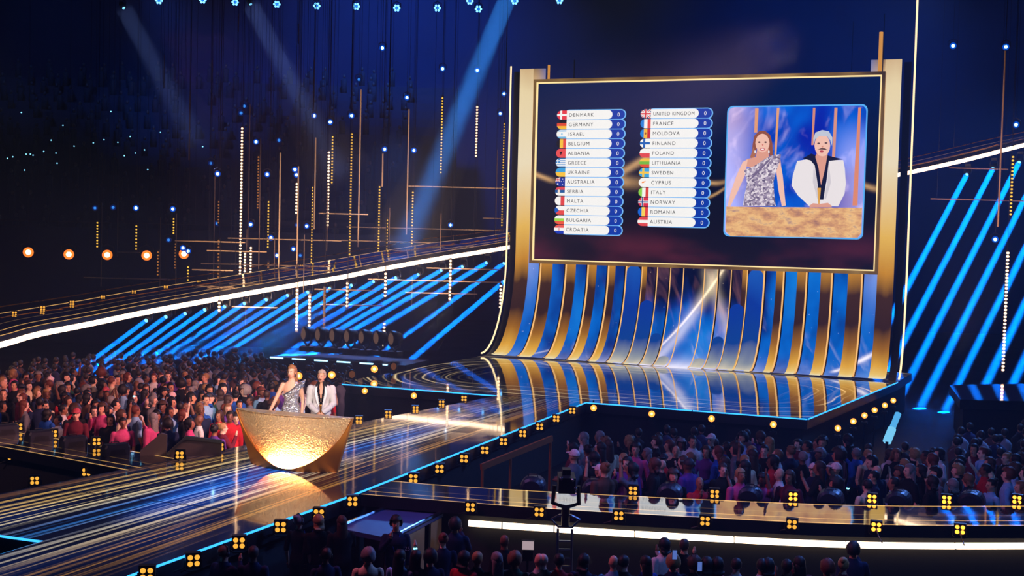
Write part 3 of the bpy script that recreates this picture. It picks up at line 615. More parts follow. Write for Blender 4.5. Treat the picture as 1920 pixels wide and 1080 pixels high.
pp('woman_picture', [((150, 84, 60), [(286, 495), (290, 420), (300, 365), (330, 336), (365, 335), (395, 360), (408, 410), (412, 480), (395, 500), (380, 430), (320, 420), (300, 500)]), ((176, 110, 80), [(275, 495), (296, 430), (310, 470), (300, 500)]),
  (SK2, [(318, 440), (385, 440), (388, 490), (455, 500), (460, 540), (300, 560), (232, 540), (255, 505), (310, 490)]), (SK, el(349, 408, 42, 56)), (SK, [(232, 520), (262, 505), (245, 600), (205, 690), (158, 785), (140, 785), (160, 700), (195, 600)]), (SK, [(430, 560), (456, 520), (470, 600), (488, 780), (465, 785), (445, 690)]),
  (M['inssequin'], [(240, 570), (300, 545), (360, 505), (400, 482), (460, 474), (452, 520), (430, 580), (415, 640), (420, 720), (430, 782), (232, 782), (246, 700), (258, 650), (250, 610)]), ((120, 104, 140), [(262, 640), (300, 590), (380, 512), (400, 495), (395, 510), (310, 600)]),
  ((90, 50, 50), el(330, 403, 8, 5, 8)), ((90, 50, 50), el(368, 403, 8, 5, 8)), ((215, 120, 110), [(345, 415), (356, 415), (351, 428)]), ((205, 60, 80), el(350, 446, 16, 8, 10)), ((255, 245, 245), el(350, 445, 11, 4, 8)), ((235, 240, 250), el(306, 460, 5, 9, 8)), ((235, 240, 250), el(388, 460, 5, 9, 8))], 2)
pp('man_picture', [((238, 232, 236), [(556, 515), (640, 500), (665, 545), (680, 640), (690, 700), (705, 720), (730, 640), (745, 510), (830, 510), (840, 560), (846, 650), (838, 710), (800, 785), (630, 785), (560, 720), (522, 660), (530, 600)]), ((24, 24, 50), [(588, 500), (640, 470), (664, 480), (735, 480), (760, 488), (830, 505), (745, 515), (732, 620), (712, 745), (690, 745), (676, 640), (660, 540), (636, 512)]),
  (SK2, [(672, 470), (738, 470), (722, 560), (698, 660), (684, 560), (664, 490)]), (SK, el(706, 422, 47, 66)), ((196, 204, 222), [(654, 420), (652, 380), (665, 345), (705, 330), (745, 338), (766, 375), (764, 425), (752, 390), (735, 368), (690, 365), (664, 385)]),
  ((100, 70, 70), el(684, 410, 9, 5, 8)), ((100, 70, 70), el(728, 408, 9, 5, 8)), ((222, 150, 130), [(700, 425), (714, 425), (707, 440)]), ((90, 62, 56), [(676, 448), (700, 438), (722, 440), (740, 450), (722, 448), (700, 446)]), ((190, 70, 80), el(702, 458, 12, 7, 8)),
  ((214, 208, 216), [(655, 540), (676, 640), (690, 740), (676, 740), (650, 640)]), ((214, 208, 216), [(745, 540), (736, 640), (716, 740), (728, 740), (758, 640)]), (SK2, [(630, 780), (650, 766), (690, 770), (740, 764), (762, 782), (762, 790), (630, 790)]), ((225, 165, 70), [(676, 675), (698, 675), (690, 770), (682, 770)])], 3)
pp('desk_picture', [(M['insdesk'], [(134, 786), (942, 794), (938, 945), (915, 972), (160, 962), (130, 935)])], 4)
# ================================================================== four-cell amber blinders
AMBER = em((255, 178, 64), 1.15); AMBERH = em((255, 160, 50), 3.2)
def face_cam(p): d = CAM-np.array(p); return math.atan2(d[0], -d[1])      # rz so that local -Y looks at the camera
_cell = {}
def cellmesh(hot):
    if hot not in _cell: b = MB(); b.ell((0, 0, 0), (.046, .022, .046), 10, 6); _cell[hot] = b.mesh('lens', AMBERH if hot else AMBER, smooth=True)
    return _cell[hot]
def blinder_proto(hot):
    r = empty('blinder_light'); b = MB()
    b.box((0, .07, 0), (.26, .14, .26)); b.box((0, .16, 0), (.18, .06, .18))
    for z in (-.105, 0, .105): b.box((0, -.005, z), (.26, .02, .012))
    b.build('housing', M['black'], r)
    b = MB(); b.tube([(.15, .07, 0), (.155, .07, -.15), (.1, .08, -.2), (-.1, .08, -.2), (-.155, .07, -.15), (-.15, .07, 0)], .012, 6); b.build('yoke', M['rig'], r)
    for x in (-.058, .058):
        for z in (-.055, .055): c = obj('lens', cellmesh(hot), r); c.location = (x, -.012, z)
    return r
BP = {h: blinder_proto(h) for h in (False, True)}; USED = set()
def place(proto, p, rz, label, cat, group, scale=1.):
    if id(proto) in USED: o = copy_tree(proto)
    else: o = proto; USED.add(id(proto))
    o.location = p; o.rotation_euler = (0, 0, rz); o.scale = (scale,)*3; tag(o, label, cat, group); LASTP[0] = o; return o
LASTP = [None]
def bracket(o, p, q):
    b = MB(); R = Matrix.Rotation(-o.rotation_euler[2], 4, 'Z'); s_ = o.scale[0]; L = [tuple((R@(Vector(v)-Vector(o.location)))/s_) for v in (p+HF*.06, (np.array(p)+HF*.06+np.array(q))/2+[0, 0, -.04], q)]
    b.tube(L, .016, 6); me = b.mesh('bracket', M['black']); obj('bracket', me, o)
def blinders(plist, where, label, group, hot=lambda k: False, ref='', scale=.78, arm=None):
    for k, (x, y) in enumerate(plist):
        p = where(x, y); place(BP[bool(hot(k))], p, face_cam(p)+random.uniform(-.2, .2), label % ordn(k+1), 'stage light', group, scale)
        if arm is not None: bracket(LASTP[0], p, arm(p))
blinders([(1073, 770), (1043, 785), (1012, 800), (980, 813), (944, 828), (909, 844), (870, 860), (824, 879), (775, 897), (661, 940), (598, 964), (526, 988), (448, 1018), (363, 1051), (275, 1076)], lambda x, y: atX(x, y, 8.0),
         'four-cell amber light below the catwalk edge nearer the camera, %s from the stage', 'amber lights along the catwalk front', scale=.85, arm=lambda p: np.array([7.7, p[1]+.12, 1.3]))
blinders([(870, 747), (828, 756), (779, 767), (728, 776), (673, 787)], lambda x, y: at(x, y, 1.52), 'four-cell amber light beyond the catwalk near the stage, %s from the stage', 'amber lights beyond the catwalk', arm=lambda p: np.array([5.05+(p[1]+11)*.163, p[1]-.1, 1.3]))
blinders([(412, 838), (337, 853), (181, 828), (100, 813), (35, 800)], lambda x, y: at(x, y, 1.62), 'four-cell amber light on the crowd side of the dark walkway, %s from the desk', 'amber lights on the side walkway', arm=lambda p: np.array([p[0], p[1], 1.45])-HF*.25)
blinders([(162, 885), (65, 901), (22, 855)], lambda x, y: at(x, y, 1.3), 'dim four-cell amber light in front of the dark walkway, %s from the desk', 'amber lights under the side walkway', arm=lambda p: np.array([p[0], p[1], .0]))
blinders([(1187, 920), (1340, 926), (1487, 931), (1635, 935), (1775, 937), (1907, 937)], lambda x, y: at(x, y, 1.55), 'four-cell amber light on the crowd edge of the curved walkway, %s from the catwalk', 'amber lights on the curved walkway', lambda k: k > 1, arm=lambda p: np.array([p[0], p[1], 1.4])-HF*.5)
def frontedge(x, y):
    ye = np.interp(x, [677, 840, 1000, 1250, 1590, 1920], [927, 940, 952, 967, 983, 986]); e = at(x, ye, STAGE); D = (e-CAM)@HF; return atD(x, y, D-.22)
blinders([(882, 951), (1011, 960), (1160, 967), (1322, 977), (1485, 983), (1643, 988), (1800, 993)], frontedge, 'four-cell amber light above the white strip of the curved walkway, %s from the catwalk', 'amber lights above the white strip', lambda k: k > 4, arm=lambda p: np.array([p[0], p[1], 1.36])+HF*.4)
RPX = np.array([proj(p)[0] for p in RP]); RPD = np.array([(p-CAM)@HF for p in RP]); RPZ = np.array([p[2] for p in RP])
def ramptop(x, y): D = np.interp(x, RPX, RPD)+2.2; return atD(x, y, D)
blinders([(27, 588), (80, 578), (135, 568), (193, 558), (251, 548), (311, 539), (373, 530), (437, 521), (500, 510), (565, 500), (632, 490), (701, 482), (767, 472), (837, 458), (908, 447)], ramptop, 'small four-cell amber light on the rising ramp, %s counted up the slope', 'amber lights on the rising ramp', arm=lambda p: np.array([p[0], p[1], np.interp(proj(p)[0], RPX, RPZ)+.55])-HF*.3)
# ================================================================== moving heads with blue shafts of lit haze
def hazemat():
    s = SH('lit_haze'); v = s.N('ShaderNodeVolumeScatter'); v.inputs['Color'].default_value = (.9, .95, 1, 1); v.inputs['Density'].default_value = .018; v.inputs['Anisotropy'].default_value = .0
    s.nt.links.new(v.outputs[0], s.out.inputs['Volume']); return s.mat
M['haze'] = hazemat(); LENSB = em((110, 195, 255), 2.5)
def mover(p, tgt, label, group, r0=.13, r1=.27, power=330, col=(.0, .16, 1), drop=True, beam=True, lens=LENSB, spread=1.2):
    p = np.array(p, float); d = np.array(tgt, float)-p; L_ = np.linalg.norm(d); d /= L_
    r = empty('moving_head_light', p, label, 'stage light', group); F = frame(d); b = MB()
    b.tube([p-d*.34, p-d*.30, p-d*.1, p-d*.02, p], [.08, .13, .145, .155, .15], 14); b.build('head', M['black'], r, True)
    b = MB(); a = F[0]; b.tube([p-d*.12+a*.17, p-d*.12+a*.18+[0, 0, .22], p-d*.12+[0, 0, .3]-a*0+a*.12, p-d*.12+[0, 0, .3]-a*.12, p-d*.12-a*.18+[0, 0, .22], p-d*.12-a*.17], .025, 6); b.build('yoke', M['black'], r)
    b = MB(); b.box(p-d*.12+[0, 0, .36], (.26, .2, .12)); b.build('base', M['black'], r)
    b = MB(); b.tube([p+d*.002, p+d*.02, p+d*.035], [.075, .06, .02], 14); b.build('lens', lens, r, True)
    if beam:
        b = MB(); q = p+d*.06; b.tube([q, q+d*(L_-.06)], [r0, r1], 20); b.build('light_beam', M['haze'], r)
        l = bpy.data.lights.new('beam_lamp', 'AREA'); l.shape = 'DISK'; l.size = r0*1.9; l.spread = math.radians(spread); l.energy = power*(r0/.13)**2; l.color = col
        o = bpy.data.objects.new('beam_lamp', l); COL.objects.link(o); o.location = q+d*.01; aim(o, q+d*5); bpy.context.view_layer.update()
    return r
BL = [(274, 601, .74), (311, 594, .73), (347, 588, .72), (384, 581, .70), (421, 575, .69), (458, 569, .67), (499, 562, .65), (539, 554, .64), (577, 548, .63), (618, 541, .62), (659, 535, .61), (700, 528, .60), (742, 521, .60), (784, 515, .59), (827, 507, .58), (867, 500, .58), (912, 493, .6), (945, 494, .72), (945, 528, .84)]
for k, (x, y, sl) in enumerate(BL):
    D = np.interp(x, RPX, RPD)+.5; p = atD(x, y, D); t = atD(x-300, y+300*sl, D-9.5); e = p+(t-p)*(p[2]-.05)/(p[2]-t[2])
    mv = mover(p, e, 'blue moving light under the rising ramp, its beam %s counted up the slope' % ordn(k+1), 'blue beam lights under the ramp', r0=.085+.0017*k, r1=.115+.005*k, spread=.5)
    b = MB(); b.tube([p+[0, 0, .4], p+[0, 0, .6]], .03, 6); b.build('clamp', M['black'], mv)
for k, (x, y, sl) in enumerate([(1813, 327, 1.89), (1862, 316, 1.93), (1911, 304, 1.97), (1962, 291, 2.), (2015, 278, 2.03), (2070, 264, 2.06), (2125, 250, 2.08)]):
    D = np.interp(x, RPX, RPD)+.5; p = atD(x, y, D); t = atD(x-200, y+200*sl, D-8); e = p+(t-p)*(p[2]-.05)/(p[2]-t[2])
    mover(p, e, 'blue moving light on the ramp beyond the wall, its steep beam %s from wall' % ordn(k+1), 'steep blue beam lights', r0=.13, r1=.32, power=420, spread=.9)
# ================================================================== hanging rig
GZ = 22.0
def cable(b, p, r=.012): b.tube([p, (p[0], p[1], GZ)], r, 5)
DOT = {'b': em((255, 205, 160), 4.), 'y': em((255, 196, 70), 1.3), 'd': em((190, 120, 50), .7)}
TUBES = [(453, 238, 451, 528, 'b'), (485, 292, 483, 392, 'd'), (460, 473, 458, 528, 'b'), (471, 462, 469, 524, 'b'), (624, 254, 622, 345, 'y'), (617, 283, 614, 425, 'b'), (660, 249, 655, 485, 'y'), (557, 342, 555, 402, 'b'), (586, 349, 583, 500, 'y'), (830, 181, 826, 326, 'y'), (895, 198, 892, 295, 'b'), (946, 230, 941, 425, 'y'), (775, 358, 771, 476, 'y'), (712, 348, 709, 490, 'y'), (726, 410, 724, 488, 'y'), (183, 415, 182, 465, 'y'), (256, 421, 255, 470, 'y'), (326, 408, 325, 440, 'y'), (328, 455, 330, 505, 'd'), (296, 470, 296, 518, 'd'), (353, 498, 352, 540, 'y'), (410, 376, 410, 420, 'd'), (408, 448, 411, 535, 'd'), (503, 376, 503, 466, 'y'), (503, 490, 503, 512, 'd'),
         (411, 565, 411, 585, 'b'), (557, 541, 556, 621, 'b'), (580, 553, 580, 627, 'b'), (609, 540, 607, 618, 'd'), (651, 528, 651, 577, 'b'), (650, 624, 650, 648, 'b'), (723, 510, 722, 558, 'b'), (720, 604, 720, 651, 'b'), (845, 486, 843, 563, 'b'), (940, 533, 937, 579, 'b'), (1899, 291, 1895, 405, 'y'), (1890, 471, 1880, 697, 'b')]
TN = {'b': 'bright white-amber', 'y': 'yellow', 'd': 'dim amber'}
def near_phrase(x, y):
    if x > 1700: return 'beyond the LED wall, %s' % ('upper one' if y < 420 else 'long lower one')
    return None
cnt = {}
order = sorted(range(len(TUBES)), key=lambda i: TUBES[i][0])
rank = {}
for i in order:
    x0, y0, x1, y1, k = TUBES[i]; key = (k, y0 > 535); cnt[key] = cnt.get(key, 0)+1; rank[i] = cnt[key]
for i, (x0, y0, x1, y1, k) in enumerate(TUBES):
    big = x0 > 1700; low = y0 > 480 and not big and i >= 25
    D = 50.5 if big else (np.interp(x0, RPX, RPD)-1.2-random.random()*1.5 if low else max(np.interp(x0, RPX, RPD)+3.5, 57)+random.uniform(0, 6)); 
    p = atD(x0, y0, D); q = atD(x1, y1, D); z0, z1 = q[2], p[2]; c = (p+q)/2
    lab = ('%s dotted light tube %s' % (TN[k], near_phrase(x0, y0))) if big else '%s dotted tube hanging %s, %s toward the LED wall' % (TN[k], 'below the ramp' if low else 'over the ramp', ordn(rank[i]))
    r = empty('hanging_light_tube', (c[0], c[1], z0), lab, 'light tube', 'dotted light tubes')
    b = MB(); b.box((c[0]+HF[0]*.05, c[1]+HF[1]*.05, (z0+z1)/2), (.11, .05, z1-z0+.1), ax=np.array([HR, HF, [0, 0, 1.]])); b.build('housing', M['rig'], r)
    b = MB(); n = max(3, int((z1-z0)/.145)); rad = .062 if k == 'b' else .05
    for j in range(n):
        z = z0+(z1-z0)*(j+.5)/n; b.ell((c[0]-HF[0]*.01, c[1]-HF[1]*.01, z), (rad, .035, rad*.8), 8, 5)
    o = b.build('light_dots', DOT[k], r, True); o['kind'] = 'stuff'
    b = MB(); cable(b, (c[0]+HF[0]*.05, c[1]+HF[1]*.05, z1)); b.build('cable', M['rig'], r)
M['brass'] = plain('satin_brass', (232, 200, 166), .45, .2); M['brassd'] = plain('unlit_brass', (120, 96, 84), .5, .2)  # unlit rods get a darker brass, shade put into the colour
POLES = [(677, 168, 671, 463, 1), (767, 205, 763, 440, 1), (592, 258, 588, 430, 1), (526, 286, 524, 515, 1), (718, 288, 714, 350, 1), (560, 312, 555, 550, 1), (469, 195, 463, 560, 0), (403, 330, 398, 575, 0), (489, 260, 487, 505, 0), (191, 380, 191, 537, 0), (221, 380, 220, 482, 0), (301, 408, 302, 545, 0), (331, 400, 326, 590, 0), (463, 430, 462, 610, 0), (515, 450, 513, 550, 0), (571, 440, 570, 550, 0), (308, 103, 306, 165, 0), (447, 27, 446, 60, 0), (560, 45, 560, 82, 0), (356, 172, 354, 300, 0), (589, 110, 586, 220, 0), (398, 112, 396, 215, 0), (615, 345, 613, 470, 0), (731, 390, 730, 470, 0), (827, 400, 826, 470, 0), (850, 440, 848, 475, 0), (933, 280, 929, 475, 0), (1885, 95, 1868, 425, 1), (390, 520, 389, 540, 0), (890, 530, 888, 560, 0), (773, 520, 772, 575, 0)]
for i, (x0, y0, x1, y1, g) in enumerate(POLES):
    D = 50 if x0 > 1700 else max(np.interp(x0, RPX, RPD)-.8, 52)+random.uniform(-.5, 5); p = atD(x0, y0, D); q = atD((x0+x1)/2-3 if False else x1, y1, D); c = p
    r = empty('hanging_rod', (c[0], c[1], q[2]), ('gold-lit slim hanging rod, %s of its kind counted toward the LED wall' if g else 'thin unlit hanging rod in the rig, %s counted toward the LED wall') % ordn(1+sum(1 for P in POLES if P[4] == g and (P[0] < x0))), 'rod', 'hanging rods')
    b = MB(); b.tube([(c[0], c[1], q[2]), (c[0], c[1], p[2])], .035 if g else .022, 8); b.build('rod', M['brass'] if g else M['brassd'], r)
    b = MB(); cable(b, (c[0], c[1], p[2]), .008); b.build('cable', M['rig'], r)
BARS = [(328, 454, 460, 452), (427, 447, 640, 451), (640, 451, 903, 457), (388, 471, 500, 471), (377, 493, 620, 501), (766, 349, 950, 353), (598, 400, 690, 402), (650, 428, 945, 430), (905, 409, 945, 410), (800, 502, 940, 506), (690, 522, 940, 531), (590, 542, 705, 545), (760, 548, 895, 552), (157, 525, 320, 519), (220, 472, 262, 474), (360, 505, 437, 508), (1745, 373, 1940, 377), (1780, 315, 1890, 317), (435, 575, 520, 577), (600, 570, 720, 574)]
for i, (x0, y0, x1, y1) in enumerate(BARS):
    D = 53.5 if x0 > 1700 else max(np.interp((x0+x1)/2, RPX, RPD)+(2.8 if y0 < 500 or x0 < 300 else -1.6), 50)+random.uniform(0, 1.5); p = atD(x0, y0, D); q = atD(x1, y1, D); p[2] = q[2] = (p[2]+q[2])/2
    r = empty('hanging_rail', (p+q)/2, 'thin horizontal rail of the light rig, %s counted down the photo' % ordn(1+sum(1 for B in BARS if (B[1]+B[3], B[0]) < (y0+y1, x0))), 'rail', 'rails of the hanging rig')
    b = MB(); b.tube([p, q], .028, 6); b.build('rail', M['brass'], r)
    b = MB()
    for e in (.06, .94): cable(b, p*(1-e)+q*e, .007)
    o = b.build('cables', M['rig'], r); o['kind'] = 'stuff'
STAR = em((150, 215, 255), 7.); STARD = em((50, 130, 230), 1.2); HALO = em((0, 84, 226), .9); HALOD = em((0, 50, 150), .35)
SPOTS = [(717, 90), (830, 129), (895, 132), (945, 176), (938, 213), (763, 183), (589, 217), (619, 229), (659, 217), (721, 280), (776, 282), (480, 266), (501, 327), (408, 326), (395, 306), (458, 199), (452, 212), (523, 263), (553, 318), (556, 328), (673, 149), (178, 390), (212, 389), (255, 390), (324, 392), (343, 465), (353, 471), (316, 450), (407, 419), (470, 421), (508, 446), (519, 479), (550, 467), (563, 479), (557, 422), (575, 424), (845, 422), (1787, 86), (1886, 88), (1905, 234), (1866, 449)]
DIM = {(395, 306), (458, 199), (452, 212), (523, 263), (673, 149), (178, 390), (212, 389), (316, 450), (563, 479), (557, 422), (407, 419)}
def star(p, label, group, mat, cat='spotlight', hang=True, sc=1., name='hanging_spotlight', ring=False, halo=None):
    p = np.array(p, float); d = CAM-p; d /= np.linalg.norm(d); F = frame(d); r = empty(name, p, label, cat, group); b = MB()
    b.tube([p-d*.3*sc, p-d*.26*sc, p-d*.08*sc, p], [.06*sc, .12*sc, .15*sc, .145*sc], 12); b.build('can', M['black'], r, True)
    b = MB(); b.tube([p-d*.1*sc+F[0]*.17*sc, p-d*.1*sc+F[0]*.17*sc+[0, 0, .2*sc], p-d*.1*sc+[0, 0, .28*sc], p-d*.1*sc-F[0]*.17*sc+[0, 0, .2*sc], p-d*.1*sc-F[0]*.17*sc], .018*sc, 6); b.build('yoke', M['rig'], r)
    if ring:
        for j in range(7):
            t = 2*math.pi*j/6; c = p+d*.02 if j == 6 else p+d*.02+(F[0]*math.cos(t)+F[2]*math.sin(t))*.11*sc; b = MB(); b.ell(c, (.05*sc,)*3, 8, 5); b.build('lens', em((30, 120, 255), 1.5) if j == 6 else mat, r, True)
    else: b = MB(); b.tube([p+d*.002, p+d*.03, p+d*.045], [.075*sc, .06*sc, .02*sc], 12); b.build('lens', mat, r, True); b = MB(); b.tube([p+d*.001, p+d*.012], [.135*sc, .125*sc], 14); b.build('glow_ring', halo or (HALOD if mat == STARD else HALO), r, True)  # added emissive ring imitates the glow around the lens
    if hang: b = MB(); cable(b, p-d*.1*sc+[0, 0, .28*sc], .008); b.build('cable', M['rig'], r)
    return r
for i, (x, y) in enumerate(SPOTS):
    D = 51 if x > 1700 else max(np.interp(x, RPX, RPD)+2., 56)+random.uniform(0, 7); dim = (x, y) in DIM
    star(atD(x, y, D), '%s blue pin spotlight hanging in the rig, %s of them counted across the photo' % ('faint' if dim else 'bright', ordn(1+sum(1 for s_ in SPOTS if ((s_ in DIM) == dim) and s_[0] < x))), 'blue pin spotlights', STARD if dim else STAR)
ROOF = [(298, 1), (380, 0), (441, 4), (519, 8), (594, 11), (668, 12), (744, 15), (820, 15), (897, 17), (881, 2), (965, 2), (1049, 1)]
for i, (x, y) in enumerate(ROOF):
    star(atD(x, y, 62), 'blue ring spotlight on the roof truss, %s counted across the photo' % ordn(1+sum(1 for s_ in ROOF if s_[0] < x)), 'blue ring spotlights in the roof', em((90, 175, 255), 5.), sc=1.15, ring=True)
tr = empty('roof_truss', atD(700, -30, 62), 'dark lighting truss carrying the row of ring spotlights at the top', 'truss')
pA, pB = atD(250, -16, 62.2), atD(1080, -12, 62.2)
for oz in (0, .5):
    for oy in (0, .5): b = MB(); b.tube([pA+HF*oy+[0, 0, oz], pB+HF*oy+[0, 0, oz]], .035, 8); b.build('chord', M['rig'], tr)
for k in range(28):
    a = pA+(pB-pA)*k/28; c = pA+(pB-pA)*(k+1)/28; b = MB(); b.tube([a+[0, 0, 0 if k % 2 else .5], c+[0, 0, .5 if k % 2 else 0]], .02, 6); b.build('brace', M['rig'], tr)
b = MB()
for e in (.02, .35, .65, .98): cable(b, pA+(pB-pA)*e+[0, 0, .5], .02)
b.build('cables', M['rig'], tr)['kind'] = 'stuff'
# pale shafts from the roof
for k, (x, y, x2, y2, D, r1, pw_) in enumerate([(955, -12, 755, 470, 58, 1.7, 16), (470, 8, 640, 330, 60, 1.6, 3.2), (232, 15, 370, 270, 60, 1.5, 2.)]):
    p = atD(x, y, D); e = atD(x2, y2, D-3)
    mover(p, e, ['wide pale shaft lamp above the LED wall edge', 'weak pale shaft lamp in the roof above the tubes', 'faint shaft lamp in the roof above the seating tier'][k], 'pale shaft lamps', r0=.45, r1=r1, power=pw_, col=(.04, .3, 1) if k == 0 else (.2, .3, .8), spread=5 if k == 0 else 7)
# amber floods on the parapet of the tier
for k, (x, y) in enumerate([(53, 473), (129, 477), (201, 478), (275, 479), (345, 476)]):
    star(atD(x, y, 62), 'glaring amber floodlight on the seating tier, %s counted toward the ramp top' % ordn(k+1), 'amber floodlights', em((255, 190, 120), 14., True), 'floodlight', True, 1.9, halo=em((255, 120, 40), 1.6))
# ================================================================== lamps round the stage rim
ORL = em((255, 170, 80), 12.)
def washlamp(p, tgt, label, group, sc=1., mat=ORL, sup=None, hotl=False):
    p = np.array(p, float); d = np.array(tgt, float)-p; d /= np.linalg.norm(d); F = frame(d); r = empty('wash_light', p, label, 'stage light', group)
    b = MB(); b.tube([p-d*.3*sc, p-d*.27*sc, p-d*.12*sc, p-d*.02*sc, p], [.07*sc, .15*sc, .2*sc, .21*sc, .2*sc], 14); b.build('head', M['black'], r, True)
    b = MB(); q = p-d*.12*sc; b.tube([q+F[0]*.22*sc, q+F[0]*.24*sc-[0, 0, .2*sc], q-[0, 0, .32*sc], q-F[0]*.24*sc-[0, 0, .2*sc], q-F[0]*.22*sc], .03*sc, 6); b.build('yoke', M['black'], r)
    b = MB(); b.box(q-[0, 0, .38*sc], (.3*sc, .3*sc, .12*sc)); b.build('base', M['black'], r)
    b = MB(); b.tube([p+d*.002, p+d*.03, p+d*.05], [.15*sc, .12*sc, .05*sc], 12); le = b.build('lens', em((255, 146, 56), 2.4) if mat == ORL or hotl else mat, r, True)  # orange emissive rim stands in for a halo round the bright core
    if mat == ORL or hotl: b = MB(); b.ell(p+d*.04*sc, (.07*sc,)*3, 10, 6); b.build('bulb', mat, le, True)
    if sup is not None: b = MB(); b.tube([q-[0, 0, .38*sc], q-[0, 0, .5*sc] if sup[2] < p[2] else sup*[1, 1, 0]+[0, 0, q[2]-.38*sc], sup], .025, 6); b.build('bracket', M['black'], r)
    return r
def tocam(p, up=0, side=0): return CAM+HR*side+np.array([0, 0, up])
RIM = [(684, 733, 'under the stage front beside the hosts, nearer one'), (776, 742, 'under the stage front beside the hosts, farther one'), (1113, 765, 'where the catwalk meets the stage front'), (1222, 776, 'under the stage front, between catwalk and stage middle'), (1334, 785, 'under the middle of the stage front'), (1450, 796, 'under the stage front near its far corner')]
for x, y, t in RIM: p = atY(x, y, -11.35); washlamp(p, tocam(p), 'amber wash lamp '+t, 'amber lamps under the stage front', .62, sup=(x and atY(x, y-14, -10.9)))
SIDE = [(1571, 803), (1600, 790), (1621, 779), (1640, 769), (1659, 760), (1675, 751)]
for k, (x, y) in enumerate(SIDE):
    t = (k+.5)/6; p = at(x, y, 1.15); washlamp(p, tocam(p), 'glaring orange lamp along the short side of the stage, %s from the front corner' % ordn(k+1), 'orange lamps on the stage side', .6, em((255, 190, 110), 16.), sup=np.array([p[0], p[1], 0]), hotl=True)
for k, (x, y, hot) in enumerate([(560, 705, 1), (622, 703, 1), (660, 702, 0), (702, 692, 1), (738, 687, 0), (516, 722, 0)]):
    p = at(x, y, 1.75); washlamp(p, tocam(p)+HR*(0 if hot else 30), '%s moving lamp on the stage wing behind the hosts, %s counted toward the wall' % ('lit amber' if hot else 'dark', ordn(1+sum(1 for q in (560, 622, 660, 702, 738, 516) if q < x))), 'lamps on the stage wing', .8, sup=np.array([p[0], p[1], 0]), mat= ORL if hot else em((120, 70, 40), .6))
# cluster of dark moving heads on a side platform and its dashed light line
pf = empty('side_platform', at(600, 700, 0)*[1, 1, 0], 'low dark platform with a dashed white-blue edge behind the crowd', 'platform')
c0, c1 = at(505, 664, 1.6), at(760, 680, 1.6); dv = c1-c0; L_ = np.linalg.norm(dv); dv /= L_; bkv = np.array([-dv[1], dv[0], 0])
b = MB(); b.box((c0+c1)/2*[1, 1, 0]+bkv*1.1+[0, 0, .75], (L_, 2.2, 1.5), ax=np.array([dv, bkv, [0, 0, 1.]])); b.build('deck', M['dark'], pf)
for k in range(6): b = MB(); b.box(c0+dv*(L_*(k+.35)/6)-bkv*.03-[0, 0, .12], (.55, .04, .05), ax=np.array([dv, bkv, [0, 0, 1.]])); b.build('edge_light', em((150, 215, 255), 3.), pf)
for k in range(7): p = c0+dv*(.9+.62*k)+bkv*1.0+[0, 0, .75]; p[2] = 2.35; washlamp(p, p+bkv*-5+dv*(-4), 'dark moving lamp with round hood in the row on the dashed platform, %s of seven' % ordn(k+1), 'row of hooded lamps', 1.5, em((160, 120, 100), .3))
# lit stairs beside the stage, their light put in as emission
po = empty('stair_strip', at(1668, 840, 0)*[1, 1, 0], 'slanting glowing strip for the lit stairs beside the orange lamps', 'stair strip')
p0, p1 = at(1663, 828, 1.0), at(1684, 776, 2.0)
p1 = atD(1684, 776, (p0-CAM)@HF+.6)
b = MB(); b.tube([p0, p0*.55+p1*.45], .12, 8); b.build('lower_stair_glow', em((120, 205, 250), 1.), po); b = MB(); b.tube([p0*.5+p1*.5, p1], .09, 8); b.build('upper_stair_glow', em((90, 185, 250), .9), po)
b = MB(); b.tube([(p0[0], p0[1], 0), p0], .04, 8); b.build('foot', M['black'], po)
# ================================================================== walkway furniture
def wedge(p, rz, label, boxy=False):
    r = empty('monitor_speaker', p, label, 'speaker', 'floor monitors on the walkways', rz=rz)
    prof_ = [(-.2, 0), (.2, 0), (.2, .07), (.13, .15), (.02, .19), (-.1, .185), (-.18, .14), (-.2, .09)]; W_ = .5
    arcs = [(W_/2*1.1, 0), (W_/2*1.1, .17), (W_/2*.95, .24), (-W_/2*.95, .24), (-W_/2*1.1, .17), (-W_/2*1.1, 0)]
    b = MB(); arc = arcs if boxy else [(W_/2*math.cos(t), .24*math.sin(t)**.8) for t in np.linspace(0, math.pi, 13)]; b.rings([[np.array([x*k_, y, z*k_]) for x, z in arc] for y, k_ in ((-.2, .9), (-.17, 1.), (.05, 1.), (.15, .9), (.2, .7))]); me = b.mesh('cabinet', M['bluecab']); obj('cabinet', me, r)
    b = MB(); b.add([(-.18, -.205, .01), (.18, -.205, .01), (.15, -.205, .13), (-.15, -.205, .13)], [(0, 1, 2, 3)]); obj('grille', b.mesh('grille', M['black']), r)
    if p[2] < STAGE: b = MB(); b.box((0, 0, -p[2]/2), (.36, .3, p[2]-.01)); obj('stand', b.mesh('stand', M['blackfab']), r)
    b = MB(); b.tube([(-.1, .0, .22), (-.08, .0, .27), (.08, .0, .27), (.1, .0, .22)], .012, 6); obj('handle', b.mesh('handle', M['black']), r)
M['bluecab'] = plain('monitor_paint', (26, 30, 44), .4)
for k, (x, y) in enumerate([(1000, 915), (1118, 921), (1262, 929), (1415, 934), (1570, 940), (1700, 943), (1840, 944)]): p = at(x, y, STAGE+.0); p = p+HF*.5; p[2] = STAGE-.1; wedge(p, face_cam(p)+math.pi*.96, 'rounded dark floor monitor on the curved walkway, %s from the catwalk' % ordn(k+1))
for k, (x, y) in enumerate([(8, 800), (72, 812), (136, 823), (215, 838)]): p = at(x, y+14, STAGE); p[2] = STAGE; wedge(p, face_cam(p)+.35, 'dark floor monitor on the side walkway, %s from the photo edge' % ordn(k+1), True)
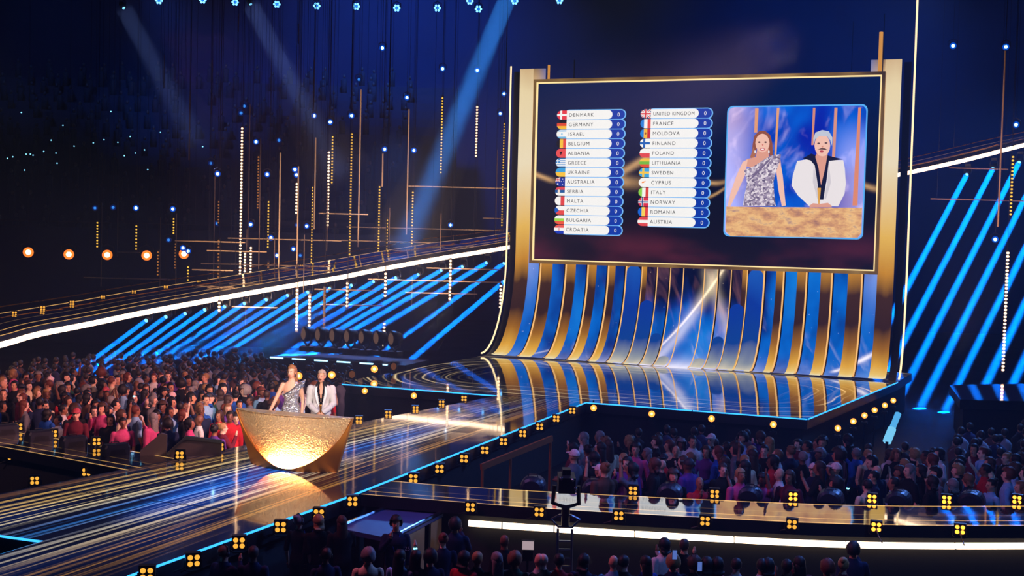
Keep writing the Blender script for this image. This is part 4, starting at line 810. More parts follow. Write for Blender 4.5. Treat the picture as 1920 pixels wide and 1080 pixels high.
# grey stair barrier beside the catwalk
cr = empty('stair_barrier', at(345, 862, 0)*[1, 1, 0], 'grey panelled stair barrier between the crowd and the catwalk', 'barrier')
q = [at(268, 845, 1.6), at(312, 822, 1.75), at(405, 836, 1.7), at(408, 858, 1.5), at(300, 858, 1.5)]
dv = (q[3]-q[4]); dv[2] = 0; dv /= np.linalg.norm(dv); bk = np.array([-dv[1], dv[0], 0]); o0 = q[4]*[1, 1, 0]+bk*.25
def pl(nm, pts, th, mat, sh=0):
    b = MB(); A = [o0+dv*x+bk*sh+np.array([0, 0, z]) for x, z in pts]; B = [p+bk*th for p in A]; n = len(A)
    b.add(A+B, [tuple(range(n)), tuple(range(n, 2*n))[::-1]]+[(i, (i+1) % n, n+(i+1) % n, n+i) for i in range(n)]); b.build(nm, mat, cr)
pl('panel', [(-.45, .3), (.1, .3), (.1, 1.95), (-.02, 1.98), (-.45, 1.6)], .06, M['grey']); pl('panel', [(.14, .3), (1.25, .3), (1.25, 1.78), (.5, 1.86), (.14, 1.5)], .06, M['grey'], -.05)
pl('top_rail', [(.5, 1.86), (1.25, 1.78), (1.25, 1.84), (.5, 1.93)], .1, M['steel'], -.08); pl('top_rail', [(.14, 1.5), (.5, 1.86), (.5, 1.93), (.1, 1.55)], .1, M['steel'], -.08)
# equipment platform with gold side panels, bottom of the photo
ep = empty('equipment_platform', at(740, 1000, 0)*[1, 1, 0], 'blue-lit platform with tan side panels beside the catwalk end', 'platform')
T = [at(x, y, 1.25)[:2] for x, y in ((634, 990), (722, 954), (852, 950), (735, 1010))]
b = MB(); b.prism([tuple(p) for p in T], 1.17, 1.25); M['bluetop'] = plain('pale_top', (60, 74, 120), .4); b.build('top', M['bluetop'], ep)
for a, c in ((0, 1), (3, 2)): A, B = np.append(T[a], 1.27), np.append(T[c], 1.27); b = MB(); b.tube([A, B], .035, 6); b.build('edge_rail', M['chrome'], ep)
M['tan'] = plain('tan_panel', (170, 130, 90), .5)
for e0, e1 in ((.05, .5), (.6, .78)):
    A, B = np.append(T[3]*(1-e0)+T[2]*e0, 0), np.append(T[3]*(1-e1)+T[2]*e1, 0); t = (B-A)/np.linalg.norm(B-A); nn = np.array([t[1], -t[0], 0])*.04
    b = MB(); b.add([A, B, B+[0, 0, 1.16], A+[0, 0, 1.16], A-nn, B-nn, B-nn+[0, 0, 1.16], A-nn+[0, 0, 1.16]], [(0, 1, 2, 3), (7, 6, 5, 4), (0, 4, 5, 1), (1, 5, 6, 2), (2, 6, 7, 3), (3, 7, 4, 0)]); b.build('side_panel', M['tan'], ep)
for k in range(4): p = np.append(T[k]+(np.mean(T, 0)-T[k])*.15, 0); b = MB(); b.tube([p, p+[0, 0, 1.17]], .04, 8); b.build('leg', M['black'], ep)
sr = empty('stair_rail', atD(960, 850, 27.4)*[1, 1, 0], 'orange-brown slanting side board below the catwalk lights', 'board')
pA_, pB_ = atD(902, 876, 26.6), atD(1035, 822, 28.6); dv = pB_-pA_; L_ = np.linalg.norm(dv); dv /= L_; sv = np.cross(dv, [0, 0, 1.]); sv /= np.linalg.norm(sv); M['orange'] = plain('orange_board', (176, 84, 36), .6)
b = MB(); b.box((pA_+pB_)/2, (L_, .06, .14), ax=np.array([dv, sv, np.cross(sv, dv)])); b.build('board', M['orange'], sr)
for e in (.02, .4, .98): q = pA_+dv*L_*e; b = MB(); b.tube([q, (q[0], q[1], 0)], .035, 8); b.build('post', M['orange'], sr)
# remote camera on a column in front of the white strip
rc = empty('remote_camera', atD(1058, 1000, 20.4)*[1, 1, 0], 'black remote-controlled television camera on a column before the white strip', 'camera')
c = atD(1062, 905, 20.4); base = np.array([c[0], c[1], 0]); 
axc = np.array([HR, HF, [0, 0, 1.]])
b = MB(); b.box(c+[0, 0, .0], (.28, .55, .26), ax=axc); b.box(c+HF*.1+[0, 0, .17], (.14, .25, .1), ax=axc); b.build('body', M['black'], rc)
b = MB(); b.tube([c+HF*.27, c+HF*.34, c+HF*.55, c+HF*.6], [.07, .1, .1, .12], 14); b.build('lens', M['black'], rc, True)
b = MB(); b.tube([c+HR*.2-[0, 0, .05], c+HR*.22-[0, 0, .35], c-[0, 0, .42], c-HR*.22-[0, 0, .35], c-HR*.2-[0, 0, .05]], .04, 8); b.build('pan_head', M['black'], rc)
b = MB(); b.tube([c-[0, 0, .42], c-[0, 0, .75]], .07, 10); b.build('neck', M['black'], rc)
b = MB(); b.tube([c+HR*.24-[0, 0, .62], c+HR*.12-[0, 0, .75], c-HR*.12-[0, 0, .75], c-HR*.24-[0, 0, .62], c-HR*.1-[0, 0, .55], c+HR*.1-[0, 0, .55], c+HR*.24-[0, 0, .62]], .02, 6); b.build('control_ring', M['chrome'], rc)
for k, (ox, oz) in enumerate(((.09, .1), (-.1, .12), (.14, -.04))): b = MB(); b.ell(c-HF*.28+HR*ox+[0, 0, oz], (.03, .02, .03), 8, 5); b.build('knob', M['chrome'], rc, True)
for sx in (-1, 1): b = MB(); b.tube([base+HR*.12*sx, base+HR*.12*sx+[0, 0, c[2]-.78]], .025, 8); b.build('column_rail', M['chrome'], rc)
for k in range(9): b = MB(); z = .15+k*(c[2]-1.0)/9; b.tube([base-HR*.12+[0, 0, z], base+HR*.12+[0, 0, z]], .015, 6); b.build('rung', M['chrome'], rc)
b = MB(); b.box(base+[0, 0, .04], (.5, .5, .08), ax=axc); b.build('foot', M['black'], rc)
# director's monitor among the nearest spectators
mo = empty('field_monitor', atD(990, 1030, 19)*[1, 1, 0], 'small white field monitor on a stand among the nearest spectators', 'monitor'); c = atD(990, 1022, 19)
b = MB(); b.box(c, (.2, .05, .15), ax=axc); b.build('casing', M['black'], mo); b = MB(); b.box(c-HF*.03, (.18, .012, .13), ax=axc); b.build('display', em((214, 190, 200), .6), mo)
b = MB(); b.tube([c*[1, 1, 0], c-[0, 0, .08]], .02, 8); b.build('stand', M['black'], mo); b = MB(); b.box(c-HF*.0-[0, 0, .16], (.16, .1, .16), ax=axc); b.build('battery_box', M['black'], mo)
# ================================================================== host desk
s = SH('hammered_gold'); tc = s.N('ShaderNodeTexCoord').outputs['Object']; vd = X(s.nt, s.vor(tc, 26)); n = s.noise(tc, 9, 3)
nb = s.bump(vd, .55, .03)
M['hammer'] = s.pbsdf(s.mix(n, lin((224, 172, 116)), lin((255, 226, 178))), .42, .3, normal=nb)
s = SH('satin_orange_gold'); tc = s.N('ShaderNodeTexCoord').outputs['Object']; n = s.noise(tc, 3, 2)
M['satin'] = s.pbsdf(s.mix(n, lin((230, 128, 40)), lin((250, 166, 70))), .38, .35)
dB = (at(472, 874, STAGE)+at(640, 886, STAGE))/2
dB = dB-np.array([.13, 0, 0])
desk = empty('host_desk', (dB[0], dB[1]+.4, STAGE), 'flared golden desk with hammered front and glowing base on the catwalk', 'desk')
DH, WT, WBt = 1.13, 2.72, 2.02
def dpt(u, z, y): return np.array([dB[0]+u*(WBt+(WT-WBt)*(z/DH))/2, dB[1]+y, STAGE+z])
def arcz(u): return max(.03, DH*(1-.965*math.sqrt(max(0, 1-(abs(u)/.985)**2)))) if abs(u) < .985 else DH
def yfront(u, z): return -.34*(1-u*u)-.06*(z/DH)+.10           # bowed plan, leaning out
NU, NZ = 48, 10
b = MB(); vs = []; fs = []
for i in range(NU+1):
    u = -1+2*i/NU; za = arcz(u)
    for j in range(NZ+1): z = za*j/NZ; vs.append(dpt(u, z, yfront(u, z)))
for i in range(NU):
    for j in range(NZ): a = i*(NZ+1)+j; fs.append((a, a+NZ+1, a+NZ+2, a+1))
n0 = len(vs); vs += [np.array(v)+[0, .035, 0] for v in vs]; fs += [tuple(n0+q for q in f)[::-1] for f in fs]
for i in range(NU): a = i*(NZ+1)+NZ; fs.append((a, a+NZ+1, n0+a+NZ+1, n0+a))
b.add(vs, fs); b.build('front_wing', M['satin'], desk, True)
b = MB(); vs = []; fs = []; NP = 14
for i in range(NU+1):
    u = (-1+2*i/NU)*.985
    for j in range(NP+1): z = .015+(DH-.015)*j/NP; vs.append(dpt(u, z, yfront(u, z)+.045+.26*(1-z/DH)**1.3*(1-u*u*.7)))
for i in range(NU):
    for j in range(NP): a = i*(NP+1)+j; fs.append((a, a+NP+1, a+NP+2, a+1))
b.add(vs, fs); b.build('hammered_panel', M['hammer'], desk, True)
b = MB(); vs = []; 
for side in (-1, 1): pass
ring = [(-1, 0), (1, 0)]
b = MB()
for sgn in (-1, 1):
    b.add([dpt(sgn, 0, yfront(1, 0)), dpt(sgn, DH, yfront(1, DH)), dpt(sgn, DH, .14), dpt(sgn, 0, .16)], [(0, 1, 2, 3)])
b.add([dpt(-1, 0, .16), dpt(1, 0, .16), dpt(1, DH, .14), dpt(-1, DH, .14)], [(0, 1, 2, 3)]); b.build('body', M['satin'], desk)
b = MB(); top = [dpt(-1+2*i/24, DH, yfront(-1+2*i/24, DH)) for i in range(25)]+[dpt(1, DH, .14), dpt(-1, DH, .14)]
n = len(top); b.add(top+[p+[0, 0, .012] for p in top], [tuple(range(n))[::-1], tuple(range(n, 2*n))]+[(i, (i+1) % n, n+(i+1) % n, n+i) for i in range(n)]); b.build('top', M['hammer'], desk)
b = MB(); P = [dpt(u, .05, yfront(u, 0)+.10) for u in np.linspace(-.62, .62, 13)]; b.tube(P, .022, 6); b.build('base_light', em((255, 214, 150), 150., True), desk)
# ================================================================== people
M['skin'] = objcol('skin', .5, .4, 20, .1); M['cloth'] = objcol('cloth', .85, .2, 25, .25); M['hair'] = objcol('hair', .6, .35, 45, .6); M['feature'] = plain('eyes_and_brows', (40, 26, 24), .5); M['lips'] = plain('lips', (150, 60, 60), .5)
DG = bpy.context.evaluated_depsgraph_get
def remesh(mb, vox, sm=3):
    me = mb.mesh('raw', []); o = bpy.data.objects.new('raw', me); COL.objects.link(o)
    m = o.modifiers.new('r', 'REMESH'); m.mode = 'VOXEL'; m.voxel_size = vox; m2 = o.modifiers.new('s', 'SMOOTH'); m2.iterations = sm; m2.factor = .5
    out = bpy.data.meshes.new_from_object(o.evaluated_get(DG())); bpy.data.objects.remove(o); bpy.data.meshes.remove(me); return out
def limb(b, pts, rr, seg=10):
    for p, r in zip(pts, rr): b.ell(p, (r,)*3, seg, 6)
    for (p, q), (r0, r1) in zip(zip(pts[:-1], pts[1:]), zip(rr[:-1], rr[1:])): b.tube([p, q], [r0, r1], seg)
def rotz(p, c, a): p = np.array(p, float); c = np.array(c, float); d = p-c; return c+np.array([d[0]*math.cos(a)-d[1]*math.sin(a), d[0]*math.sin(a)+d[1]*math.cos(a), d[2]])
def person_mesh(armL, armR, female=False, heavy=1., yaw=0., vox=.019, fingers=False, sh=.19):
    """one continuous body, feet at the origin, facing -Y; arms: (elbow, wrist, hand direction)"""
    b = MB(); k = heavy
    secs = [(.86, .15, .11, 0), (.92, .172 if female else .165, .118, .0), (1.0, .165 if female else .158, .112, 0), (1.1, .128 if female else .148, .095, .005), (1.2, .142 if female else .16, .102, .0), (1.3, .16 if female else .18, .118 if female else .112, -.008), (1.38, .165 if female else .188, .1, 0), (1.435, .13, .078, .005), (1.47, .075, .062, .008), (1.53, .052, .054, .004), (1.58, .05, .054, 0)]
    b.rings([[np.array([rx*k*math.cos(t), cy+ry*k*math.sin(t), z]) for t in [2*math.pi*j/16 for j in range(16)]] for z, rx, ry, cy in secs])
    hc = (0, 0, 1.6); Rm = np.array([[math.cos(yaw), -math.sin(yaw), 0], [math.sin(yaw), math.cos(yaw), 0], [0, 0, 1]])
    for c, r in (((0, .012, 1.665), (.075, .094, .098)), ((0, -.03, 1.61), (.062, .066, .085)), ((0, -.05, 1.562), (.04, .04, .036)), ((0, -.1, 1.622), (.013, .022, .026)), ((0, -.088, 1.645), (.012, .02, .04)), ((.077, .008, 1.63), (.012, .022, .032)), ((-.077, .008, 1.63), (.012, .022, .032))):
        b.ell(rotz(c, hc, yaw), r, 14, 10, R=Rm)
    bones = {'torso': [((0, 0, .9), (0, 0, 1.42), .15)], 'head': [((0, 0, 1.53), (0, 0, 1.72), .085)], 'neck': [((0, 0, 1.47), (0, 0, 1.52), .06)], 'uarm': [], 'farm': [], 'hand': [], 'leg': [], 'foot': []}
    for sx, arm in ((-1, armR), (1, armL)):
        S = np.array([sx*sh, .005, 1.395]); E, Wr, Hd = [np.array(q, float) for q in arm]
        limb(b, [S, E, Wr], [.054*k, .043*k, .03]); d = Hd/np.linalg.norm(Hd); palm = Wr+d*.055
        a = np.cross(d, [0, 0, 1.]); a = a/np.linalg.norm(a) if np.linalg.norm(a) > .1 else np.array([0, 1., 0])
        if fingers:
            b.ell(palm, (.04, .04, .04), 10, 6)
            for f in range(4):
                o = a*(f-1.5)*.02; L_ = (.06, .075, .07, .055)[f]; p0 = palm+o+d*.025; p1 = p0+d*L_*.6-np.array([0, 0, .008]); p2 = p1+d*L_*.4-np.array([0, 0, .02]); limb(b, [p0, p1, p2], [.011, .010, .009], 8)
            p0 = palm-a*.035; limb(b, [p0, p0-a*.02+d*.03, p0-a*.022+d*.055], [.013, .011, .01], 8)
        else: b.ell(palm, (.036, .036, .05), 8, 6); b.ell(palm+d*.06, (.026, .026, .03), 8, 5); b.ell(palm+a*.03, (.014, .014, .025), 6, 5)
        bones['uarm'].append((S, E, .055)); bones['farm'].append((E, Wr, .04)); bones['hand'].append((Wr+d*.03, Wr+d*.14, .04))
        hx = sx*.09; limb(b, [(hx, 0, .88), (sx*.1, -.01, .5), (sx*.105, .02, .09)], [.088*k, .058*k, .04]); b.ell((sx*.105, -.05, .045), (.042, .12, .045), 10, 6)
        bones['leg'].append(((hx, 0, .86), (sx*.1, -.01, .5), .09)); bones['leg'].append(((sx*.1, -.01, .5), (sx*.105, .02, .12), .06)); bones['foot'].append(((sx*.105, .02, .05), (sx*.105, -.14, .04), .05))
    me = remesh(b, vox); n = len(me.polygons); C_ = np.zeros(n*3); me.polygons.foreach_get('center', C_); C_ = C_.reshape(-1, 3)
    best = np.full(n, 1e9); lab = np.empty(n, object)
    for nm, L_ in bones.items():
        for a, c, r in L_:
            a, c = np.array(a, float), np.array(c, float); t = np.clip(((C_-a)@(c-a))/((c-a)@(c-a)), 0, 1); d = np.linalg.norm(C_-(a+t[:, None]*(c-a)), axis=1)/r
            m = d < best; best[m] = d[m]; lab[m] = nm
    for m in (M['skin'], M['feature'], M['lips']): me.materials.append(m)
    inv = np.array([rotz(c, hc, -yaw) if c[2] > 1.5 else c for c in C_]); mi = np.zeros(n, int); e = 1.634
    eye = (np.abs(inv[:, 2]-e) < .009) & (np.abs(np.abs(inv[:, 0])-.03) < .013) & (inv[:, 1] < -.06); brow = (np.abs(inv[:, 2]-e-.022) < .006) & (np.abs(np.abs(inv[:, 0])-.03) < .018) & (inv[:, 1] < -.06)
    lip = (np.abs(inv[:, 2]-1.578) < .009) & (np.abs(inv[:, 0]) < .022) & (inv[:, 1] < -.06); 
    me.polygons.foreach_set('material_index', mi); me.polygons.foreach_set('use_smooth', [True]*n); me.name = 'person'
    return me, lab, C_
def face_parts(o, yaw, lip=(176, 60, 66), iris=(50, 34, 30), brow=(80, 54, 40)):
    hc = (0, 0, 1.6); Rm = np.array([[math.cos(yaw), -math.sin(yaw), 0], [math.sin(yaw), math.cos(yaw), 0], [0, 0, 1]])
    W_, I_, B_, L_ = plain('eye_white', (220, 214, 210), .3), plain('iris', iris, .3), plain('brow', brow, .7), plain('lip_tint', lip, .4)
    for sx in (-1, 1):
        b = MB(); b.ell(rotz((sx*.029, -.083, 1.636), hc, yaw), (.014, .01, .008), 10, 6, R=Rm); e = obj('eye', b.mesh('eye', W_, smooth=True), o)
        b = MB(); b.ell(rotz((sx*.029, -.0905, 1.636), hc, yaw), (.007, .005, .007), 8, 6, R=Rm); obj('iris', b.mesh('iris', I_, smooth=True), e)
        b = MB(); b.tube([rotz(p, hc, yaw) for p in ((sx*.013, -.096, 1.654), (sx*.03, -.094, 1.659), (sx*.047, -.084, 1.653))], [.004, .005, .003], 6); obj('eyebrow', b.mesh('eyebrow', B_), o)
    b = MB(); b.tube([rotz(p, hc, yaw) for p in ((-.024, -.084, 1.579), (-.01, -.0935, 1.582), (0, -.095, 1.581), (.01, -.0935, 1.582), (.024, -.084, 1.579))], [.003, .006, .006, .006, .003], 6); b.tube([rotz(p, hc, yaw) for p in ((-.02, -.084, 1.574), (0, -.094, 1.569), (.02, -.084, 1.574))], [.003, .007, .003], 6); obj('lips', b.mesh('lips', L_, smooth=True), o)
FD = MB()
for sx in (-1, 1):
    FD.ell((sx*.03, -.082, 1.634), (.011, .011, .006), 8, 5, 0); FD.tube([(sx*.014, -.096, 1.652), (sx*.03, -.094, 1.657), (sx*.046, -.082, 1.651)], [.003, .004, .002], 5, 0)
FD.tube([(-.022, -.085, 1.577), (0, -.095, 1.578), (.022, -.085, 1.577)], [.003, .007, .003], 6, 1)
FDM = FD.mesh('face_details', [M['feature'], M['lips']], smooth=True)
def garment(me, sel, off, name, mats, mi=None, fn=None):
    idx = np.nonzero(sel)[0]; remap = {}; V, Fc = [], []
    for f in idx:
        p = me.polygons[int(f)]; q = []
        for v in p.vertices:
            if v not in remap: remap[v] = len(V); w = me.vertices[v]; c = w.co+w.normal*off; V.append(fn(c, w) if fn else c)
            q.append(remap[v])
        Fc.append(q)
    o = bpy.data.meshes.new(name); o.from_pydata(V, [], Fc)
    for m in (mats if isinstance(mats, list) else [mats]): o.materials.append(m)
    o.polygons.foreach_set('use_smooth', [True]*len(Fc)); o.update(); return o
def hair_mesh(style, yaw=0., seed=0):
    rn = random.Random(seed); b = MB(); hc = (0, 0, 1.6)
    if style != 'bald':
        puff = {'short': .008, 'long': .012, 'bun': .006, 'curly': .04, 'bob': .02, 'cap': .012, 'afro': .06, 'slick': .004}[style]
        R = np.array([.08, .099, .098])+puff; c = np.array([0, .016, 1.668]); seg, rg = 22, 14; vs = []; fs = []
        nz = lambda: rn.uniform(-1, 1)*(.022 if style in ('curly', 'afro') else .012)
        grid = []
        for i in range(rg+1):
            t = math.pi*i/rg; row = []
            for j in range(seg):
                p = 2*math.pi*j/seg; q = c+np.array([R[0]*math.sin(t)*math.cos(p), R[1]*math.sin(t)*math.sin(p), R[2]*math.cos(t)])*(1+nz()*3); row.append(q)
            grid.append(row)
        low = {'short': 1.60, 'long': 1.55, 'bun': 1.6, 'curly': 1.58, 'bob': 1.52, 'cap': 1.66, 'afro': 1.57, 'slick': 1.6}[style]
        for i in range(rg):
            for j in range(seg):
                Q = [grid[i][j], grid[i][(j+1) % seg], grid[i+1][(j+1) % seg], grid[i+1][j]]; m = np.mean(Q, 0)
                if m[2] < low or (m[1] < -.035 and m[2] < (1.722 if style != 'cap' else 1.66)) or (m[1] < .012 and m[2] < 1.655 and style in ('short', 'bun', 'slick')): continue
                b.add(Q, [(0, 3, 2, 1)])
        if style in ('long', 'bob'):
            zb = 1.32 if style == 'long' else 1.5
            rs = [[np.array([rx*math.cos(t), cy+ry*math.sin(t), z]) for t in [2*math.pi*j/14 for j in range(14)]] for z, rx, ry, cy in ((1.70, .082, .08, .03), (1.6, .098, .07, .05), (1.52, .1, .06, .06), (zb+.06, .105, .05, .075), (zb, .085, .035, .085))]; b.rings(rs)
        if style == 'bun': b.ell((0, .1, 1.74), (.045, .045, .042), 10, 7)
        if style == 'cap': b.rings([[np.array([.085*math.cos(t), -.07+(.11 if math.sin(t) < 0 else .03)*math.sin(t), z]) for t in [2*math.pi*j/16 for j in range(16)]] for z in (1.695, 1.703)])
        b.v = [tuple(rotz(v, hc, yaw)) for v in b.v]
    return b
def welded(b, name, mats):
    me = b.mesh(name, mats, smooth=True); bm = bmesh.new(); bm.from_mesh(me); bmesh.ops.remove_doubles(bm, verts=bm.verts, dist=.002); bmesh.ops.recalc_face_normals(bm, faces=bm.faces); bm.to_mesh(me); bm.free(); me.polygons.foreach_set('use_smooth', [True]*len(me.polygons)); return me
PAL_HAIR = [('dark-haired', (22, 17, 16)), ('brown-haired', (62, 40, 28)), ('light brown-haired', (110, 76, 48)), ('blond', (150, 112, 70)), ('dark-haired', (22, 17, 16)), ('brown-haired', (52, 34, 26)), ('dark-haired', (30, 20, 17)), ('red-haired', (92, 40, 24)), ('grey-haired', (120, 116, 116)), ('black-haired', (12, 11, 13)), ('black-haired', (14, 11, 12))]
PAL_TOP = [('black', (16, 16, 20), 11), ('navy', (22, 30, 60), 5), ('white', (200, 198, 200), 4), ('grey', (96, 96, 104), 3), ('pale blue', (130, 170, 210), 3), ('blue', (30, 76, 160), 2), ('pink', (190, 70, 122), 1), ('red', (170, 30, 40), 2), ('burgundy', (96, 28, 44), 2), ('cream', (208, 190, 160), 2), ('dark green', (30, 66, 48), 1), ('purple', (90, 50, 130), 1), ('brown', (84, 58, 44), 2)]
SKINS = [(226, 172, 146), (214, 156, 128), (198, 140, 110), (232, 184, 160), (150, 98, 72), (110, 70, 52)]
down = lambda sx, w=.0: ((sx*(.235+w), .03, 1.13), (sx*(.24+w), -.03, .88), (0, -.1, -1))
fold = lambda sx: ((sx*.25, -.02, 1.13), (sx*.05, -.22, 1.15), (-sx, -.2, .1)); phone = lambda sx: ((sx*.25, -.12, 1.2), (sx*.08, -.28, 1.45), (0, -.2, 1)); up = lambda sx: ((sx*.27, -.1, 1.5), (sx*.2, -.14, 1.78), (0, -.1, 1)); frontd = lambda sx: ((sx*.24, -.03, 1.12), (sx*.1, -.22, 1.05), (0, -1, 0))
VAR = []
for armL, armR, fem, hv, sleeves in ((down(1), down(-1), False, 1.05, 0), (down(1, .02), down(-1, .02), True, .95, 0), (fold(1), fold(-1), False, 1.1, 1), (phone(1), down(-1), True, 1., 0), (frontd(1), frontd(-1), True, .95, 1), (up(1), down(-1), False, 1., 0), (down(1), phone(-1), False, 1.12, 1)):
    me, lab, C_ = person_mesh(armL, armR, fem, hv)
    top = np.isin(lab, ['torso', 'uarm']+(['farm'] if sleeves else [])) & (C_[:, 2] > .9); low = np.isin(lab, ['leg', 'torso']) & (C_[:, 2] <= .93); shoe = lab == 'foot'
    VAR.append((me, garment(me, top, .012, 'top', M['cloth']), garment(me, low, .010, 'trousers', M['cloth']), garment(me, shoe, .008, 'shoes', M['cloth']), armL, armR))
HM = {st_: welded(hair_mesh(st_, 0, i), 'hair', M['hair']) for i, st_ in enumerate(('short', 'long', 'bun', 'curly', 'bob', 'cap', 'afro', 'slick'))}
STYLES = ['short']*6+['long']*5+['bun']*2+['curly']*4+['bob']*4+['cap', 'afro', 'slick', 'bald']
_wb = MB(); _wb.ell((0, 0, 0), (.035, .035, .02), 8, 5); WBM = _wb.mesh('wristband', em((110, 215, 255), 5.))
TOPS = [t for t in PAL_TOP for _ in range(t[2])]
def rgba(c, k=1.): return (*[min(1, x*k) for x in lin(c)], 1)
def person(p, rz, labelf, group, rn, tops=TOPS, styles=STYLES, hs=None, band=.15, var=None):
    me, tp, tr_, sho, aL, aR = VAR[rn.choice((0, 0, 0, 1, 1, 1, 2, 2, 3, 4, 4, 6, 6, 5) if rn.random() < .6 else (0, 1, 2, 4, 6)) if var is None else var]; hn, hcol = rn.choice(PAL_HAIR); tn, tcol, _ = rn.choice(tops); stl = rn.choice(styles); skin = rn.choice(SKINS); sc = rn.uniform(1.0, 1.13)
    if stl == 'cap': hn = 'cap-wearing'
    if stl == 'bald': hn = 'bald'
    o = obj('person', me); o.location = p; o.rotation_euler = (0, 0, rz); o.scale = (sc*rn.uniform(.97, 1.05), sc, sc); o.color = rgba(skin)
    g = obj('top', tp, o); g.color = rgba(tcol); g = obj('trousers', tr_, o); g.color = rgba(rn.choice([(20, 22, 32), (30, 34, 60), (60, 60, 66)])); g = obj('shoes', sho, o); g.color = rgba((25, 25, 28))
    obj('face_details', FDM, o)['kind'] = 'stuff'
    if stl != 'bald': g = obj('hair', HM[stl], o); g.color = rgba(hcol if stl != 'cap' else rn.choice([(170, 60, 70), (30, 30, 40), (220, 190, 190)]))
    if rn.random() < band: g = obj('wristband', WBM, o); g.location = Vector(aL[1])
    tag(o, labelf(hn, tn), 'person', group); return o
def inside(poly, x, y):
    r = False; n = len(poly)
    for i in range(n):
        (x0, y0), (x1, y1) = poly[i], poly[(i+1) % n]
        if (y0 > y) != (y1 > y) and x < (x1-x0)*(y-y0)/(y1-y0)+x0: r = not r
    return r
def crowd(poly, sp, rows, seed, facing, lab, group, nmax, stuffname, stufflabel, jx=.16, jy=.18, **kw):
    rn = random.Random(seed); P = []
    d0, d1 = rows
    nrow = int((d1-d0)/sp[1])
    for r in range(nrow):
        a = -30+rn.random()*sp[0]
        while a < 30:
            q = cf(a+rn.uniform(-jx, jx), d0+r*sp[1]+rn.uniform(-jy, jy), 0); x, y = proj(q+[0, 0, 1.68]); a += sp[0]
            if inside(poly, x, y): P.append((r, x, y, q))
    if not P: return
    near = P[:nmax]; rest = P[nmax:]; rowids = sorted({p[0] for p in near}); 
    for r, x, y, q in near:
        rr = rowids.index(r)+1; cc = 1+sum(1 for p in near if p[0] == r and p[1] < x)
        person(q, facing(q, rn), lambda h, t: lab(h, t, ordn(rr), ordn(cc)), group, rn, **kw)
    if rest:
        V, Fc, mi = [], [], []; mats = [plain('far_cloth', c, .9) for c in ((20, 20, 26), (40, 44, 80), (150, 150, 160), (90, 60, 60))]+[plain('far_skin', (190, 135, 110), .6), plain('far_hair', (40, 28, 22), .6)]
        b = MB()
        for r, x, y, q in rest:
            c = rn.randrange(4); z = rn.uniform(-.1, .1); sx = rn.uniform(.9, 1.1)
            b.rings([[q+np.array([rx*sx*math.cos(t), rx*.62*math.sin(t), zz+z]) for t in [2*math.pi*j/8 for j in range(8)]] for zz, rx in ((.0+.12, .12), (.85, .18), (1.1, .16), (1.35, .21), (1.44, .14), (1.5, .05))], c); b.ell(q+[0, 0, 1.62+z], (.07, .085, .105), 8, 7, 4); b.ell(q+[0, 0, 1.665+z]-HF*.03, (.092, .1, .105), 8, 6, 5)
        o = b.build(stuffname, mats, None, True); tag(o, stufflabel, 'crowd', kind='stuff')
SIDEV = at(1200, 700, 0); DESK = HOST
def toward(q, T, rn, sp=.5): d = np.array(T)-np.array(q); return math.atan2(d[0], -d[1])+rn.uniform(-sp, sp)
crowd([(-20, 700), (60, 672), (170, 662), (300, 655), (420, 655), (505, 662), (520, 690), (505, 745), (445, 770), (450, 806), (415, 812), (300, 804), (262, 804), (150, 792), (-20, 768)], (.58, .68), (26, 48), 3, lambda q, rn: toward(q, SIDEV+HR*rn.uniform(-22, 6)-HF*rn.uniform(5, 45), rn, .6),
      lambda h, t, r, c: '%s person in %s top, %s row by the side walkway, %s across' % (h, t, r, c), 'crowd beside the host desk', 165, 'far_crowd', 'dim mass of spectators at the back of the crowd under the blue beams', band=.14)
crowd([(500, 662), (690, 668), (640, 712), (600, 770), (500, 770)], (.7, .8), (31, 44), 9, lambda q, rn: toward(q, SIDEV, rn, .4), lambda h, t, r, c: '%s spectator in %s top, %s row behind the two hosts, %s across' % (h, t, r, c), 'spectators behind the hosts', 20, 'rear_crowd', 'dark spectators by the dashed platform behind the hosts', band=.05)
crowd([(1065, 850), (1100, 822), (1150, 815), (1240, 800), (1350, 806), (1480, 822), (1600, 835), (1730, 838), (1790, 800), (1930, 795), (1930, 925), (1700, 922), (1450, 915), (1200, 905), (1075, 895)], (.63, .72), (23.9, 36), 5, lambda q, rn: toward(q, HOST-HR*8+HF*8, rn, .7) if rn.random() < .75 else toward(q, CAM, rn, .9),
      lambda h, t, r, c: '%s person in %s top, %s row behind the curved walkway, %s across' % (h, t, r, c), 'crowd in front of the stage', 104, 'stage_crowd', 'dark spectators at the foot of the stage', band=.15)
NEARP = [(560, 1000), (596, 1003), (640, 1005), (742, 1008), (853, 990), (830, 1030), (945, 1032), (1018, 1040), (1048, 1052), (965, 1062), (895, 1062), (1095, 1066), (1170, 1050), (1150, 1062), (1210, 1046), (1245, 1015), (1262, 1040), (1300, 1060), (1283, 1028), (1325, 1044), (1345, 1058), (1440, 1046), (1428, 1064), (1475, 1058), (1498, 1042), (1600, 1022), (1582, 1044), (690, 1062), (750, 1070), (780, 1062), (806, 1052), (610, 1074), (420, 1062), (475, 1052), (870, 1075), (930, 1074), (1010, 1075), (1380, 1074), (1550, 1074)]
